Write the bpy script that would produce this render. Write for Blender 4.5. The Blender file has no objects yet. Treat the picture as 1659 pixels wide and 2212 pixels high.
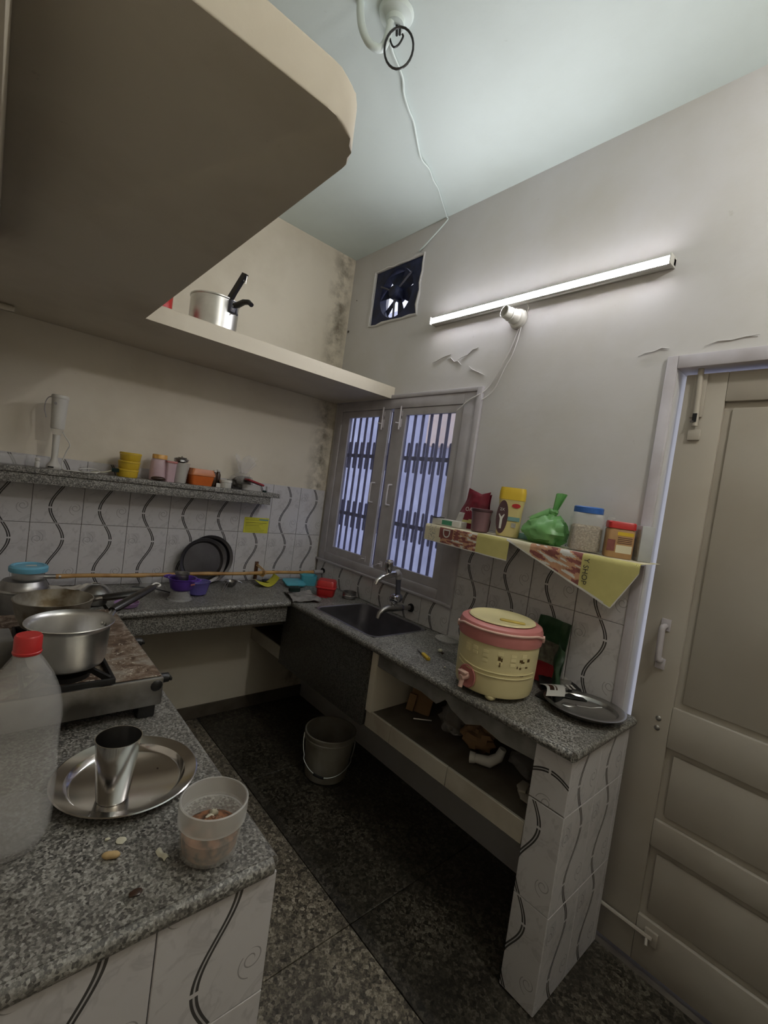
import bpy, bmesh, math, random
from mathutils import Vector, Matrix, noise
random.seed(7)
R = math.radians
PI = math.pi
sc = bpy.context.scene
C = sc.collection

# ------------------------------------------------------------------ camera, world, exposure
cd = bpy.data.cameras.new('camera')
cam = bpy.data.objects.new('camera', cd)
C.objects.link(cam)
cd.sensor_fit = 'HORIZONTAL'
cd.sensor_width = 36.0
cd.lens = 980.8 / 1659 * 36.0
cd.clip_start = 0.02
cam.location = (-1.7113, -2.5383, 1.4489)
cam.rotation_euler = (R(87.387), R(-7.8325), R(-41.209))
sc.camera = cam

w = bpy.data.worlds.new('overcast_sky')
sc.world = w
w.use_nodes = True
bg = w.node_tree.nodes['Background']
bg.inputs[0].default_value = (0.78, 0.83, 1.0, 1)
bg.inputs[1].default_value = 1.25

TUBE_STRENGTH = 80.0
FILL_BULB_STRENGTH = 210.0
sc.view_settings.view_transform = 'Standard'
sc.view_settings.look = 'None'
sc.view_settings.gamma = 1.0
sc.view_settings.use_curve_mapping = False
sc.view_settings.exposure = 0.12
sc.cycles.use_denoising = True
sc.cycles.max_bounces = 6
sc.cycles.diffuse_bounces = 4
sc.cycles.glossy_bounces = 3
sc.cycles.transmission_bounces = 2
sc.cycles.transparent_max_bounces = 16
sc.cycles.use_adaptive_sampling = True
sc.cycles.adaptive_threshold = 0.04
sc.cycles.sample_clamp_indirect = 6.0
sc.cycles.caustics_reflective = False
sc.cycles.caustics_refractive = False

# ------------------------------------------------------------------ node helpers
def srgb(r, g, b):
    f = lambda x: (x / 255 / 12.92) if x / 255 <= .04045 else ((x / 255 + .055) / 1.055) ** 2.4
    return (f(r), f(g), f(b))

class N:
    def __init__(s, name):
        s.m = bpy.data.materials.new(name)
        s.m.use_nodes = True
        s.t = s.m.node_tree
        s.p = s.t.nodes['Principled BSDF']
        s.out = s.t.nodes['Material Output']
    def n(s, typ, **kw):
        x = s.t.nodes.new(typ)
        for k, v in kw.items():
            setattr(x, k, v)
        return x
    def set(s, sock, v):
        if isinstance(v, bpy.types.NodeSocket):
            s.t.links.new(v, sock)
        elif isinstance(v, (tuple, list)) and len(v) == 3 and sock.type == 'RGBA':
            sock.default_value = (*v, 1)
        else:
            sock.default_value = v
    def math(s, op, a, b=0.0, c=None, clamp=False):
        x = s.n('ShaderNodeMath', operation=op, use_clamp=clamp)
        s.set(x.inputs[0], a)
        s.set(x.inputs[1], b)
        if c is not None:
            s.set(x.inputs[2], c)
        return x.outputs[0]
    def obj(s):
        return s.n('ShaderNodeTexCoord').outputs['Object']
    def noise(s, scale, detail=3, vec=None, rough=.5, dist=0):
        x = s.n('ShaderNodeTexNoise')
        s.set(x.inputs['Scale'], scale)
        s.set(x.inputs['Detail'], detail)
        s.set(x.inputs['Roughness'], rough)
        s.set(x.inputs['Distortion'], dist)
        s.set(x.inputs['Vector'], vec if vec is not None else s.obj())
        return x.outputs[0]
    def voro(s, scale, vec=None, feature='F1'):
        x = s.n('ShaderNodeTexVoronoi', feature=feature)
        s.set(x.inputs['Scale'], scale)
        s.set(x.inputs['Vector'], vec if vec is not None else s.obj())
        return x
    def ramp(s, fac, stops, interp='LINEAR'):
        x = s.n('ShaderNodeValToRGB')
        x.color_ramp.interpolation = interp
        el = x.color_ramp.elements
        while len(el) < len(stops):
            el.new(.5)
        for e, (p, c) in zip(el, stops):
            e.position = p
            e.color = (*c, 1) if not isinstance(c, (int, float)) else (c, c, c, 1)
        s.set(x.inputs[0], fac)
        return x.outputs[0]
    def mix(s, fac, a, b, mode='MIX'):
        x = s.n('ShaderNodeMix', data_type='RGBA', blend_type=mode)
        s.set(x.inputs['Factor'], fac)
        s.set(x.inputs[6], a)
        s.set(x.inputs[7], b)
        return x.outputs[2]
    def bump(s, h, strength=.3, dist=.002):
        x = s.n('ShaderNodeBump')
        s.set(x.inputs['Height'], h)
        s.set(x.inputs['Strength'], strength)
        s.set(x.inputs['Distance'], dist)
        s.set(s.p.inputs['Normal'], x.outputs[0])
    def fin(s, col=None, rough=None, metal=None, **kw):
        if col is not None: s.set(s.p.inputs['Base Color'], col)
        if rough is not None: s.set(s.p.inputs['Roughness'], rough)
        if metal is not None: s.set(s.p.inputs['Metallic'], metal)
        for k, v in kw.items():
            s.set(s.p.inputs[k], v)
        return s.m

def mat(name, col, rough=.5, metal=0., var=.15, vs=12, bump=0, bs=80, col2=None, lo=.35, hi=.7, **kw):
    a = N(name)
    f = a.ramp(a.noise(vs, 4), [(lo, 0.0), (hi, 1.0)])
    c2 = col2 if col2 is not None else tuple(x * (1 - var) for x in col)
    if bump: a.bump(a.noise(bs, 3), bump)
    return a.fin(a.mix(f, col, c2), rough, metal, **kw)

def clear(name, col, opacity=.3, rough=.15, tint=(1, 1, 1), vs=20):
    a = N(name)
    a.fin(col, rough)
    tr = a.n('ShaderNodeBsdfTransparent')
    a.set(tr.inputs[0], tint)
    mx = a.n('ShaderNodeMixShader')
    nz = a.noise(vs, 2)
    a.set(mx.inputs[0], a.math('ADD', opacity - .08, a.math('MULTIPLY', nz, .16), clamp=True))
    a.t.links.new(tr.outputs[0], mx.inputs[1])
    a.t.links.new(a.p.outputs[0], mx.inputs[2])
    a.t.links.new(mx.outputs[0], a.out.inputs[0])
    return a.m

def m_wall(name, col, stain, amt=.5, vs=1.6, streak=None):
    a = N(name)
    big = a.ramp(a.noise(vs, 5, rough=.6), [(.45, 0.0), (.85, amt)])
    spot = a.ramp(a.noise(22, 4, rough=.6), [(.70, 0.0), (.80, .35)])
    c = a.mix(big, col, stain)
    c = a.mix(spot, c, tuple(x * .6 for x in stain))
    if streak is not None:
        sp = a.n('ShaderNodeSeparateXYZ')
        a.t.links.new(a.obj(), sp.inputs[0])
        near = a.math('SUBTRACT', 1.0, a.math('DIVIDE', a.math('ABSOLUTE', a.math('SUBTRACT', sp.outputs[0], streak)), .11), clamp=True)
        grime = a.ramp(a.noise(9, 5, rough=.65), [(.42, 0.0), (.62, .85)])
        c = a.mix(a.math('MULTIPLY', near, grime), c, (.13, .105, .07))
    a.bump(a.math('ADD', a.noise(14, 5), a.math('MULTIPLY', a.noise(3, 3), 2.0)), .35, .004)
    return a.fin(c, .62)

def m_granite(name, dark=.045, light=.42, dirt=.35, bright=1.0):
    a = N(name)
    v = a.voro(235)
    nz = a.noise(260, 5, rough=.7)
    g = a.math('ADD', a.math('MULTIPLY', v.outputs['Color'], .58), a.math('MULTIPLY', a.math('SUBTRACT', nz, .22), .85))
    col = a.ramp(g, [(.22, (dark * .6, dark * .58, dark * .54)), (.45, (.125 * bright, .12 * bright, .11 * bright)), (.62, (.26 * bright, .25 * bright, .225 * bright)), (.85, (light, light * .98, light * .92))])
    d = a.ramp(a.noise(5, 5, rough=.65), [(.42, 0.0), (.75, dirt)])
    col = a.mix(d, col, (.055, .044, .033))
    a.bump(nz, .25, .001)
    return a.fin(col, .45)

def m_tile(name, base=(.60, .585, .60)):
    a = N(name)
    W, H = .193, .3
    sp = a.n('ShaderNodeSeparateXYZ')
    a.t.links.new(a.obj(), sp.inputs[0])
    u = a.math('DIVIDE', sp.outputs[0], W)
    v = a.math('DIVIDE', sp.outputs[2], H)
    f = a.math('SUBTRACT', .5, a.math('MULTIPLY', a.math('SINE', a.math('MULTIPLY', v, 2 * PI)), .15))
    d = a.math('ABSOLUTE', a.math('MULTIPLY', a.math('SUBTRACT', u, f), W))
    ln = a.math('LESS_THAN', a.math('ABSOLUTE', a.math('SUBTRACT', d, .0042)), .0025)
    core = a.math('LESS_THAN', d, .0055)
    g1 = a.math('GREATER_THAN', a.math('ABSOLUTE', a.math('SUBTRACT', v, .24)), .012)
    g2 = a.math('GREATER_THAN', a.math('ABSOLUTE', a.math('SUBTRACT', v, .76)), .012)
    g3 = a.math('LESS_THAN', a.math('ABSOLUTE', a.math('SUBTRACT', v, .5)), .488)
    gm = a.math('MULTIPLY', a.math('MULTIPLY', g1, g2), g3)
    # two spirals, one the other turned by half a turn
    top = a.math('GREATER_THAN', v, .5)
    inv = a.math('SUBTRACT', 1.0, top)
    qu = a.math('ADD', a.math('MULTIPLY', top, u), a.math('MULTIPLY', inv, a.math('SUBTRACT', 1.0, u)))
    qv = a.math('ADD', a.math('MULTIPLY', top, v), a.math('MULTIPLY', inv, a.math('SUBTRACT', 1.0, v)))
    x = a.math('SUBTRACT', a.math('MULTIPLY', qu, W), .030)
    y = a.math('SUBTRACT', a.math('MULTIPLY', qv, H), .225)
    r = a.math('SQRT', a.math('ADD', a.math('MULTIPLY', x, x), a.math('MULTIPLY', y, y)))
    th = a.math('DIVIDE', a.math('ARCTAN2', y, x), 2 * PI)
    P = .0115
    s = a.math('FRACT', a.math('ADD', a.math('SUBTRACT', a.math('DIVIDE', r, P), th), 2.5))
    sl = a.math('LESS_THAN', a.math('MULTIPLY', a.math('ABSOLUTE', a.math('SUBTRACT', s, .5)), P), .0011)
    sl = a.math('MULTIPLY', sl, a.math('MULTIPLY', a.math('LESS_THAN', r, .0195), a.math('GREATER_THAN', r, .006)))
    x2 = a.math('ADD', x, .004)
    y2 = a.math('SUBTRACT', y, .008)
    r2 = a.math('SQRT', a.math('ADD', a.math('MULTIPLY', x2, x2), a.math('MULTIPLY', y2, y2)))
    arc = a.math('LESS_THAN', a.math('ABSOLUTE', a.math('SUBTRACT', r2, .0262)), .0010)
    arc = a.math('MULTIPLY', arc, a.math('MULTIPLY', a.math('GREATER_THAN', x2, .006), a.math('GREATER_THAN', y2, -.018)))
    curl = a.math('MAXIMUM', sl, arc)
    sm = a.ramp(a.noise(16, 3, dist=1.6), [(.52, 0.0), (.60, .30), (.70, .06)])
    c = a.mix(sm, base, (.30, .29, .31))
    c = a.mix(a.math('MULTIPLY', curl, .62), c, (.16, .15, .15))
    c = a.mix(a.math('MULTIPLY', a.math('MULTIPLY', core, gm), .35), c, (.22, .21, .22))
    c = a.mix(a.math('MULTIPLY', a.math('MULTIPLY', ln, gm), .93), c, (.028, .026, .025))
    di = a.ramp(a.noise(3.2, 5, rough=.7), [(.5, 0.0), (.85, .4)])
    c = a.mix(di, c, (.22, .19, .15))
    return a.fin(c, .22)

# ------------------------------------------------------------------ mesh helpers
class B:
    def __init__(s):
        s.bm = bmesh.new()
        s.M = Matrix()
        s.mi = 0
    def v(s, co):
        return s.bm.verts.new(s.M @ Vector(co))
    def f(s, vs):
        try:
            fc = s.bm.faces.new(vs)
            fc.material_index = s.mi
            return fc
        except ValueError:
            return None
    def bev(s, faces, o, seg=2):
        ed = list({e for f in faces if f for e in f.edges})
        bmesh.ops.bevel(s.bm, geom=ed, offset=o, segments=seg, profile=.5, affect='EDGES')
    def box(s, x0, x1, y0, y1, z0, z1, bev=0, seg=2):
        x0, x1 = min(x0, x1), max(x0, x1)
        y0, y1 = min(y0, y1), max(y0, y1)
        z0, z1 = min(z0, z1), max(z0, z1)
        p = [s.v((x, y, z)) for z in (z0, z1) for x, y in ((x0, y0), (x1, y0), (x1, y1), (x0, y1))]
        fs = [s.f([p[i] for i in q]) for q in ((3, 2, 1, 0), (4, 5, 6, 7), (0, 1, 5, 4), (1, 2, 6, 5), (2, 3, 7, 6), (3, 0, 4, 7))]
        if bev: s.bev(fs, bev, seg)
        return s
    def rings(s, rs, closed=True, cap0=True, cap1=True):
        vs = [[s.v(p) for p in r] for r in rs]
        n = len(vs[0])
        for a, b in zip(vs, vs[1:]):
            for i in range(n if closed else n - 1):
                j = (i + 1) % n
                s.f([a[i], a[j], b[j], b[i]])
        if cap0: s.f(list(reversed(vs[0])))
        if cap1: s.f(vs[-1])
        return s
    def lathe(s, prof, seg=32, sx=1.0, sy=1.0):
        last = None
        for r, z in prof:
            if r < 1e-6:
                cur = [s.v((0, 0, z))]
            else:
                cur = [s.v((r * sx * math.cos(2 * PI * i / seg), r * sy * math.sin(2 * PI * i / seg), z)) for i in range(seg)]
            if last is not None:
                if len(last) == 1 and len(cur) > 1:
                    for i in range(seg): s.f([last[0], cur[(i + 1) % seg], cur[i]])
                elif len(cur) == 1 and len(last) > 1:
                    for i in range(seg): s.f([last[i], last[(i + 1) % seg], cur[0]])
                elif len(cur) > 1:
                    for i in range(seg):
                        j = (i + 1) % seg
                        s.f([last[i], last[j], cur[j], cur[i]])
            last = cur
        return s
    def tube(s, pts, r, seg=8, closed=False, flat=1.0):
        pts = [Vector(p) for p in pts]
        n = len(pts)
        rs = r if isinstance(r, (list, tuple)) else [r] * n
        up = None
        rg = []
        for i, p in enumerate(pts):
            t = (pts[(i + 1) % n] - pts[i - 1]) if closed else (pts[min(i + 1, n - 1)] - pts[max(i - 1, 0)])
            t.normalize()
            if up is None:
                up = t.orthogonal().normalized() if abs(t.z) > .95 else Vector((0, 0, 1))
            sd = t.cross(up)
            if sd.length < 1e-4: sd = t.orthogonal()
            sd.normalize()
            up = sd.cross(t).normalized()
            rg.append([p + (sd * math.cos(2 * PI * k / seg) + up * math.sin(2 * PI * k / seg) * flat) * rs[i] for k in range(seg)])
        if closed: rg.append(rg[0])
        return s.rings(rg, True, not closed, not closed)
    def prism(s, poly, z0, z1, bev=0):
        a = [s.v((x, y, z0)) for x, y in poly]
        b = [s.v((x, y, z1)) for x, y in poly]
        n = len(poly)
        fs = [s.f(list(reversed(a))), s.f(b)]
        for i in range(n):
            j = (i + 1) % n
            fs.append(s.f([a[i], a[j], b[j], b[i]]))
        if bev: s.bev(fs[:2], bev)
        return s
    def surf(s, fn, nu, nv, th=.0006, cls=None):
        g = [[s.v(fn(i / nu, j / nv)) for j in range(nv + 1)] for i in range(nu + 1)]
        fs = []
        for i in range(nu):
            for j in range(nv):
                if cls: s.mi = cls((i + .5) / nu, (j + .5) / nv)
                fs.append(s.f([g[i][j], g[i + 1][j], g[i + 1][j + 1], g[i][j + 1]]))
        s.mi = 0
        if th:
            s.bm.normal_update()
            bmesh.ops.solidify(s.bm, geom=[f for f in fs if f], thickness=th)
        return s
    def blob(s, c, r, nseg=20, nring=12, amp=.15, fs=3.0, seed=0, fn=None):
        gr = []
        for j in range(nring + 1):
            ph = PI * j / nring
            row = []
            for i in range(nseg):
                th = 2 * PI * i / nseg
                d = Vector((math.sin(ph) * math.cos(th), math.sin(ph) * math.sin(th), math.cos(ph)))
                k = 1 + amp * noise.noise(d * fs + Vector((seed * 3.1, seed, -seed)))
                p = Vector((c[0] + d.x * r[0] * k, c[1] + d.y * r[1] * k, c[2] + d.z * r[2] * k))
                row.append(fn(p, d) if fn else p)
            gr.append(row)
        top, bot = s.v(gr[0][0]), s.v(gr[-1][0])
        vs = [[s.v(p) for p in row] for row in gr[1:-1]]
        for i in range(nseg):
            j = (i + 1) % nseg
            s.f([top, vs[0][i], vs[0][j]])
            s.f([bot, vs[-1][j], vs[-1][i]])
            for a, b in zip(vs, vs[1:]):
                s.f([a[i], b[i], b[j], a[j]])
        return s

def curve_pts(pts, n=5):
    P = [Vector(p) for p in pts]
    P = [P[0] * 2 - P[1]] + P + [P[-1] * 2 - P[-2]]
    o = []
    for i in range(1, len(P) - 2):
        for k in range(n):
            t = k / n
            o.append(.5 * (2 * P[i] + (P[i + 1] - P[i - 1]) * t + (2 * P[i - 1] - 5 * P[i] + 4 * P[i + 1] - P[i + 2]) * t * t + (3 * P[i] - P[i - 1] - 3 * P[i + 1] + P[i + 2]) * t ** 3))
    return o + [P[-2]]

def rrect(w, d, r, n=5, cx=0, cy=0):
    o = []
    for sx, sy, a0 in ((1, 1, 0), (-1, 1, 90), (-1, -1, 180), (1, -1, 270)):
        for k in range(n + 1):
            a = R(a0 + 90 * k / n)
            o.append((cx + sx * (w / 2 - r) + r * math.cos(a), cy + sy * (d / 2 - r) + r * math.sin(a)))
    return o

def obj(name, b, m, parent=None, loc=None, rot=None, smooth=True, ang=38):
    me = bpy.data.meshes.new(name)
    b.bm.normal_update()
    bmesh.ops.recalc_face_normals(b.bm, faces=b.bm.faces)
    b.bm.to_mesh(me)
    b.bm.free()
    for x in (m if isinstance(m, (list, tuple)) else [m]):
        me.materials.append(x)
    if smooth:
        me.polygons.foreach_set('use_smooth', [True] * len(me.polygons))
        me.set_sharp_from_angle(angle=R(ang))
    o = bpy.data.objects.new(name, me)
    C.objects.link(o)
    o.parent = parent
    if loc is not None: o.location = loc
    if rot is not None: o.rotation_euler = rot
    return o

def tag(o, label, cat=None, group=None, kind=None):
    o['label'] = label
    if cat: o['category'] = cat
    if group: o['group'] = group
    if kind: o['kind'] = kind
    return o

def thing(name, label, cat, loc=(0, 0, 0), rz=0, group=None, rot=None):
    o = bpy.data.objects.new(name, None)
    C.objects.link(o)
    o.empty_display_size = .05
    o.location = loc
    o.rotation_euler = rot if rot else (0, 0, rz)
    return tag(o, label, cat, group)

def text(name, body, size, m, parent, X, Y, Z, loc, ext=.0003):
    cu = bpy.data.curves.new(name, 'FONT')
    cu.body = body
    cu.size = size
    cu.extrude = ext
    cu.align_x = 'CENTER'
    cu.align_y = 'CENTER'
    cu.resolution_u = 3
    cu.materials.append(m)
    tmp = bpy.data.objects.new(name, cu)
    C.objects.link(tmp)
    bpy.context.view_layer.update()
    me = bpy.data.meshes.new_from_object(tmp.evaluated_get(bpy.context.evaluated_depsgraph_get()))
    bpy.data.objects.remove(tmp)
    o = bpy.data.objects.new(name, me)
    C.objects.link(o)
    M = Matrix((X, Y, Z)).transposed().to_4x4()
    M.translation = Vector(loc)
    o.parent = parent
    o.matrix_local = M
    return o
FACE_X = ((0, -1, 0), (0, 0, 1), (-1, 0, 0))     # reads upright on the wall with the window
DOWN_X = ((0, 0, -1), (0, -1, 0), (-1, 0, 0))    # the same wall, print turned a quarter

# ------------------------------------------------------------------ materials
M_back = m_wall('cream_paint', srgb(222, 214, 198), srgb(150, 134, 104), .45, streak=-.075)
M_right = m_wall('off_white_paint', srgb(206, 204, 205), srgb(180, 174, 152), .5)
M_ceil = m_wall('pale_aqua_paint', srgb(214, 226, 224), srgb(180, 188, 180), .35)
M_loft = m_wall('loft_cream_paint', srgb(208, 200, 184), srgb(150, 134, 108), .5, 2.2)
M_granite = m_granite('grey_granite', .05, .46, .55)
M_granite2 = m_granite('grey_granite_front', .05, .46, .2, 1.1)
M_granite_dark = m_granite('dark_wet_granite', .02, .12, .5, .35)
M_tile = m_tile('wave_print_tile')
M_grout = mat('dirty_grout', srgb(120, 112, 104), .8)
M_white_tile = mat('plain_white_tile', srgb(196, 190, 178), .25, col2=srgb(170, 160, 145), vs=6)
M_frame = mat('window_grey_paint', srgb(182, 179, 184), .45, col2=srgb(164, 159, 163), vs=9, bump=.15, bs=30)
M_door = mat('door_beige_grey_paint', srgb(176, 170, 160), .3, col2=srgb(166, 158, 146), vs=3, bump=.12, bs=60)
M_jamb = mat('door_frame_lilac_paint', srgb(200, 196, 204), .4, col2=srgb(176, 170, 174), vs=7)
M_iron = mat('grey_iron', (.10, .10, .13), .6, .2)
M_iron_dk = mat('black_iron', (.012, .011, .010), .6, .3)
M_glass = clear('dusty_window_glass', (.45, .47, .66), .22, .2, (.90, .92, 1.0), 14)
M_ext = mat('exterior_plaster', (.72, .73, .82), .9, col2=(.50, .50, .62), vs=2.2)
M_ext_peach = mat('exterior_sunlit_peach', (.98, .74, .56), .9, col2=(.95, .78, .62), vs=20)  # sunlight on the wall is put into this peach colour, no sun lamp
M_steel = mat('stainless_steel', (.60, .595, .58), .28, 1.0, var=.25, vs=9)
M_steel_d = mat('worn_steel', (.42, .41, .40), .38, 1.0, var=.4, vs=14)
M_steel_br = mat('bright_steel', (.72, .70, .67), .16, 1.0, var=.12, vs=5)
M_sink = mat('sink_steel', (.30, .29, .31), .42, 1.0, var=.25, vs=7)
M_alu = mat('brushed_aluminium', (.62, .615, .60), .36, 1.0, var=.2, vs=16)
M_burnt = mat('browned_pan_inside', (.40, .38, .33), .42, .75, col2=(.15, .115, .07), vs=16, lo=.42, hi=.66)
M_chrome = mat('chrome', (.75, .74, .76), .12, 1.0, var=.3, vs=30)
M_black = mat('black_plastic', (.012, .012, .012), .38)
M_bakelite = mat('black_bakelite', (.016, .014, .013), .3)
M_whitep = mat('white_plastic', srgb(208, 206, 200), .35, var=.08)
M_red = mat('red_plastic', srgb(186, 44, 44), .35, var=.12)
M_red_dk = mat('dark_red_plastic', srgb(150, 36, 44), .4)
M_yellow = mat('yellow_plastic', srgb(214, 180, 52), .38, var=.1)
M_orange = mat('orange_plastic', srgb(206, 104, 40), .38, var=.12)
M_orange_l = mat('pale_orange_lid', srgb(204, 128, 84), .4)
M_peach = mat('peach_yellow_lid', srgb(220, 168, 92), .4)
M_purple = mat('purple_plastic', srgb(98, 62, 168), .32, var=.15)
M_cyan = mat('turquoise_plastic', srgb(86, 172, 190), .4)
M_sky = mat('sky_blue_lid', srgb(112, 178, 206), .35)
M_blue = mat('blue_lid', srgb(52, 104, 184), .35)
M_cream = mat('cream_cooler_plastic', srgb(216, 204, 156), .38, var=.06, vs=5)
M_pink = mat('dusty_pink_plastic', srgb(192, 122, 118), .38, var=.08)
M_palepink = mat('pale_pink_trim', srgb(216, 178, 164), .4)
M_brown = mat('dark_brown', (.05, .025, .015), .3)
M_maroon = mat('maroon_foil', srgb(122, 34, 52), .3, var=.3, vs=25, bump=.4, bs=40)
M_mauve = mat('mauve_plastic', srgb(122, 92, 98), .4)
M_choc = mat('chocolate_print', srgb(74, 48, 54), .4)
M_teal = mat('teal_plastic', srgb(110, 150, 150), .45)
M_greenbag = clear('green_carrier_bag', srgb(128, 180, 116), .66, .3, (.6, 1, .6), 30)
M_greenpk = mat('dark_green_foil', srgb(44, 74, 50), .35, var=.35, vs=18, bump=.5, bs=50)
M_paper = mat('newsprint_cream', srgb(214, 206, 180), .85, var=.06)
M_paper_w = mat('paper_white_margin', srgb(206, 204, 200), .85, var=.04)
M_pr_yel = mat('newsprint_yellow', srgb(196, 188, 122), .85, var=.08, vs=30)
M_pr_mar = mat('newsprint_maroon', srgb(140, 84, 80), .85, var=.35, vs=40)
M_pr_tan = mat('newsprint_skin_tan', srgb(196, 150, 120), .85, var=.3, vs=40)
M_pr_grey = mat('newsprint_grey', srgb(176, 172, 162), .85, var=.3, vs=90)
M_ink = mat('dark_ink', (.05, .045, .04), .8)
M_note = mat('yellow_note_paper', srgb(214, 210, 70), .8, var=.08)
M_oats = mat('rolled_oats', srgb(196, 180, 150), .9, col2=srgb(120, 98, 70), vs=160, lo=.35, hi=.6)
M_clearp = clear('clear_plastic', (.80, .80, .80), .17, .22)
M_clearp2 = clear('milky_plastic', (.72, .70, .66), .24, .3)
M_bottle = clear('bottle_plastic', (.74, .73, .72), .17, .07, (.96, .96, .96), 7)
M_film = clear('thin_clear_film', (.82, .80, .78), .2, .25, vs=60)
M_pinkjar = clear('pink_tinted_plastic', srgb(226, 196, 204), .62, .28)
M_food = mat('leftover_food', srgb(158, 108, 78), .6, col2=srgb(74, 54, 38), vs=70, lo=.4, hi=.6)
M_bamboo = mat('bamboo_cane', srgb(196, 156, 98), .45, col2=srgb(160, 116, 64), vs=14)
M_pipe = mat('grey_pvc', srgb(168, 164, 166), .4)
M_rust = mat('rusty_iron', srgb(110, 74, 52), .8, col2=srgb(70, 44, 30), vs=60)
M_cloth = mat('grey_dishcloth', srgb(150, 146, 142), .95, col2=srgb(96, 92, 88), vs=14, bump=.5, bs=200)
M_wcloth = mat('white_kitchen_cloth', srgb(196, 190, 180), .95, var=.15, bump=.4, bs=150)
M_card = mat('brown_cardboard', srgb(150, 118, 84), .9, var=.25)
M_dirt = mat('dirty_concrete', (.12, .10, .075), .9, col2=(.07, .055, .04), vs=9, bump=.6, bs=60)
M_conc = mat('rough_concrete', (.24, .235, .225), .9, col2=(.13, .125, .115), vs=12, bump=.6, bs=50)
M_bucket = mat('grey_bucket_plastic', srgb(150, 146, 136), .5, col2=srgb(112, 106, 94), vs=7)
M_peanut = mat('peanut_shell', srgb(196, 168, 120), .8, var=.2, vs=60)
M_onion = mat('pale_vegetable_scrap', srgb(204, 200, 178), .6, var=.15, vs=60)
M_sponge = mat('dark_green_scourer', srgb(24, 44, 40), .95, bump=.8, bs=300)
M_hole = mat('dark_hole', (.01, .01, .01), .9)
M_lilac = mat('lilac_plastic', srgb(150, 120, 160), .4)

def m_floor(name, k, dirt):
    a = N(name)
    v = a.voro(85)
    v2 = a.voro(210)
    g = a.math('ADD', a.math('MULTIPLY', v.outputs['Color'], .6), a.math('MULTIPLY', v2.outputs['Color'], .4))
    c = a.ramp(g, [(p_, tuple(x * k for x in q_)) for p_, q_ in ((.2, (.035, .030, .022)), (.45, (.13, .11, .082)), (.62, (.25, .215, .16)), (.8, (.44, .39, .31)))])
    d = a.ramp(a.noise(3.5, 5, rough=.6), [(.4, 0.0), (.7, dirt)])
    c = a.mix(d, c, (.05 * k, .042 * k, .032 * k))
    a.bump(v2.outputs['Distance'], .15, .001)
    return a.fin(c, .42)
M_floor = m_floor('pale_terrazzo', 1.0, .45)
M_floor_shaded = m_floor('grimy_shaded_terrazzo', .34, .8)  # grime plus the counter's shade, both put into the panel colour

def m_stove_top():
    a = N('greasy_stove_top')
    n1 = a.noise(20, 6, rough=.7, dist=.8)
    n2 = a.noise(75, 4, rough=.6, dist=1.2)
    c = a.ramp(n1, [(.34, (.040, .024, .014)), (.47, (.13, .080, .050)), (.56, (.24, .19, .145)), (.66, (.42, .38, .33))])
    fl_ = a.ramp(n2, [(.60, 0.0), (.66, .85)])
    c = a.mix(fl_, c, (.62, .56, .46))
    a.bump(a.math('ADD', n1, a.math('MULTIPLY', n2, .6)), .7, .003)
    return a.fin(c, a.ramp(n1, [(.3, .7), (.7, .35)]), a.ramp(n1, [(.54, 0.0), (.64, .6)]))
M_stovetop = m_stove_top()

def emis(name, col, s):
    a = N(name)
    return a.fin((.9, .9, .9), .5, 0, **{'Emission Color': col, 'Emission Strength': s})
M_tube = emis('lit_tube_diffuser', (.985, .97, 1.0), TUBE_STRENGTH)

# ------------------------------------------------------------------ the room shell
H, LW, FW = 2.914, -2.0, -3.3
T = .0

def cells(xs, zs, holes, put):
    b = B()
    for a0, a1 in zip(xs, xs[1:]):
        for c0, c1 in zip(zs, zs[1:]):
            if any(h[0] <= (a0 + a1) / 2 <= h[1] and h[2] <= (c0 + c1) / 2 <= h[3] for h in holes):
                continue
            put(b, a0, a1, c0, c1)
    bmesh.ops.remove_doubles(b.bm, verts=b.bm.verts, dist=1e-5)
    # drop the inner faces shared by two cells
    seen = {}
    for f in b.bm.faces:
        seen.setdefault(tuple(sorted(v.index for v in f.verts)), []).append(f)
    b.bm.verts.index_update()
    seen = {}
    for f in b.bm.faces:
        seen.setdefault(tuple(sorted(v.index for v in f.verts)), []).append(f)
    dead = [f for fs in seen.values() if len(fs) > 1 for f in fs]
    bmesh.ops.delete(b.bm, geom=dead, context='FACES_ONLY')
    return b

def structure(name, b, m, label, smooth=False):
    return tag(obj(name, b, m, smooth=smooth), label, kind='structure')

wall_back = structure('wall_back', B().box(LW, .12, 0, .12, 0, H), M_back, 'cream painted back wall behind the granite shelf and tiles')
holes = [(-1.165, -.03, .955, 1.975), (-2.90, -1.985, -.01, 2.0), (-.645, -.245, 2.445, 2.765)]
ys = sorted({0, FW, *[h[0] for h in holes], *[h[1] for h in holes]})
zs = sorted({0, H, *[max(0, h[2]) for h in holes], *[h[3] for h in holes]})
wall_right = structure('wall_right', cells(ys, zs, holes, lambda b, a0, a1, c0, c1: b.box(0, .12, a0, a1, c0, c1)), M_right, 'off-white wall with the window, tube light and door')
structure('wall_left', B().box(LW - .1, LW, FW, .12, 0, H), M_back, 'cream painted wall beside the stove counter')
structure('wall_front', B().box(LW, .12, FW - .1, FW, 0, H), M_back, 'plain cream wall behind the viewer')
structure('ceiling', B().box(LW, .12, FW, .12, H, H + .1), M_ceil, 'pale aqua painted ceiling')
fl = tag(bpy.data.objects.new('floor', None), 'dark speckled terrazzo floor laid in large panels', kind='structure')
C.objects.link(fl)
obj('floor_bed', B().box(LW, .12, FW, .12, -.12, -.012), M_dirt, fl)
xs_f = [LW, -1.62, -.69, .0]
ys_f = [.0, -.665, -1.50, -2.33, FW]
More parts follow.
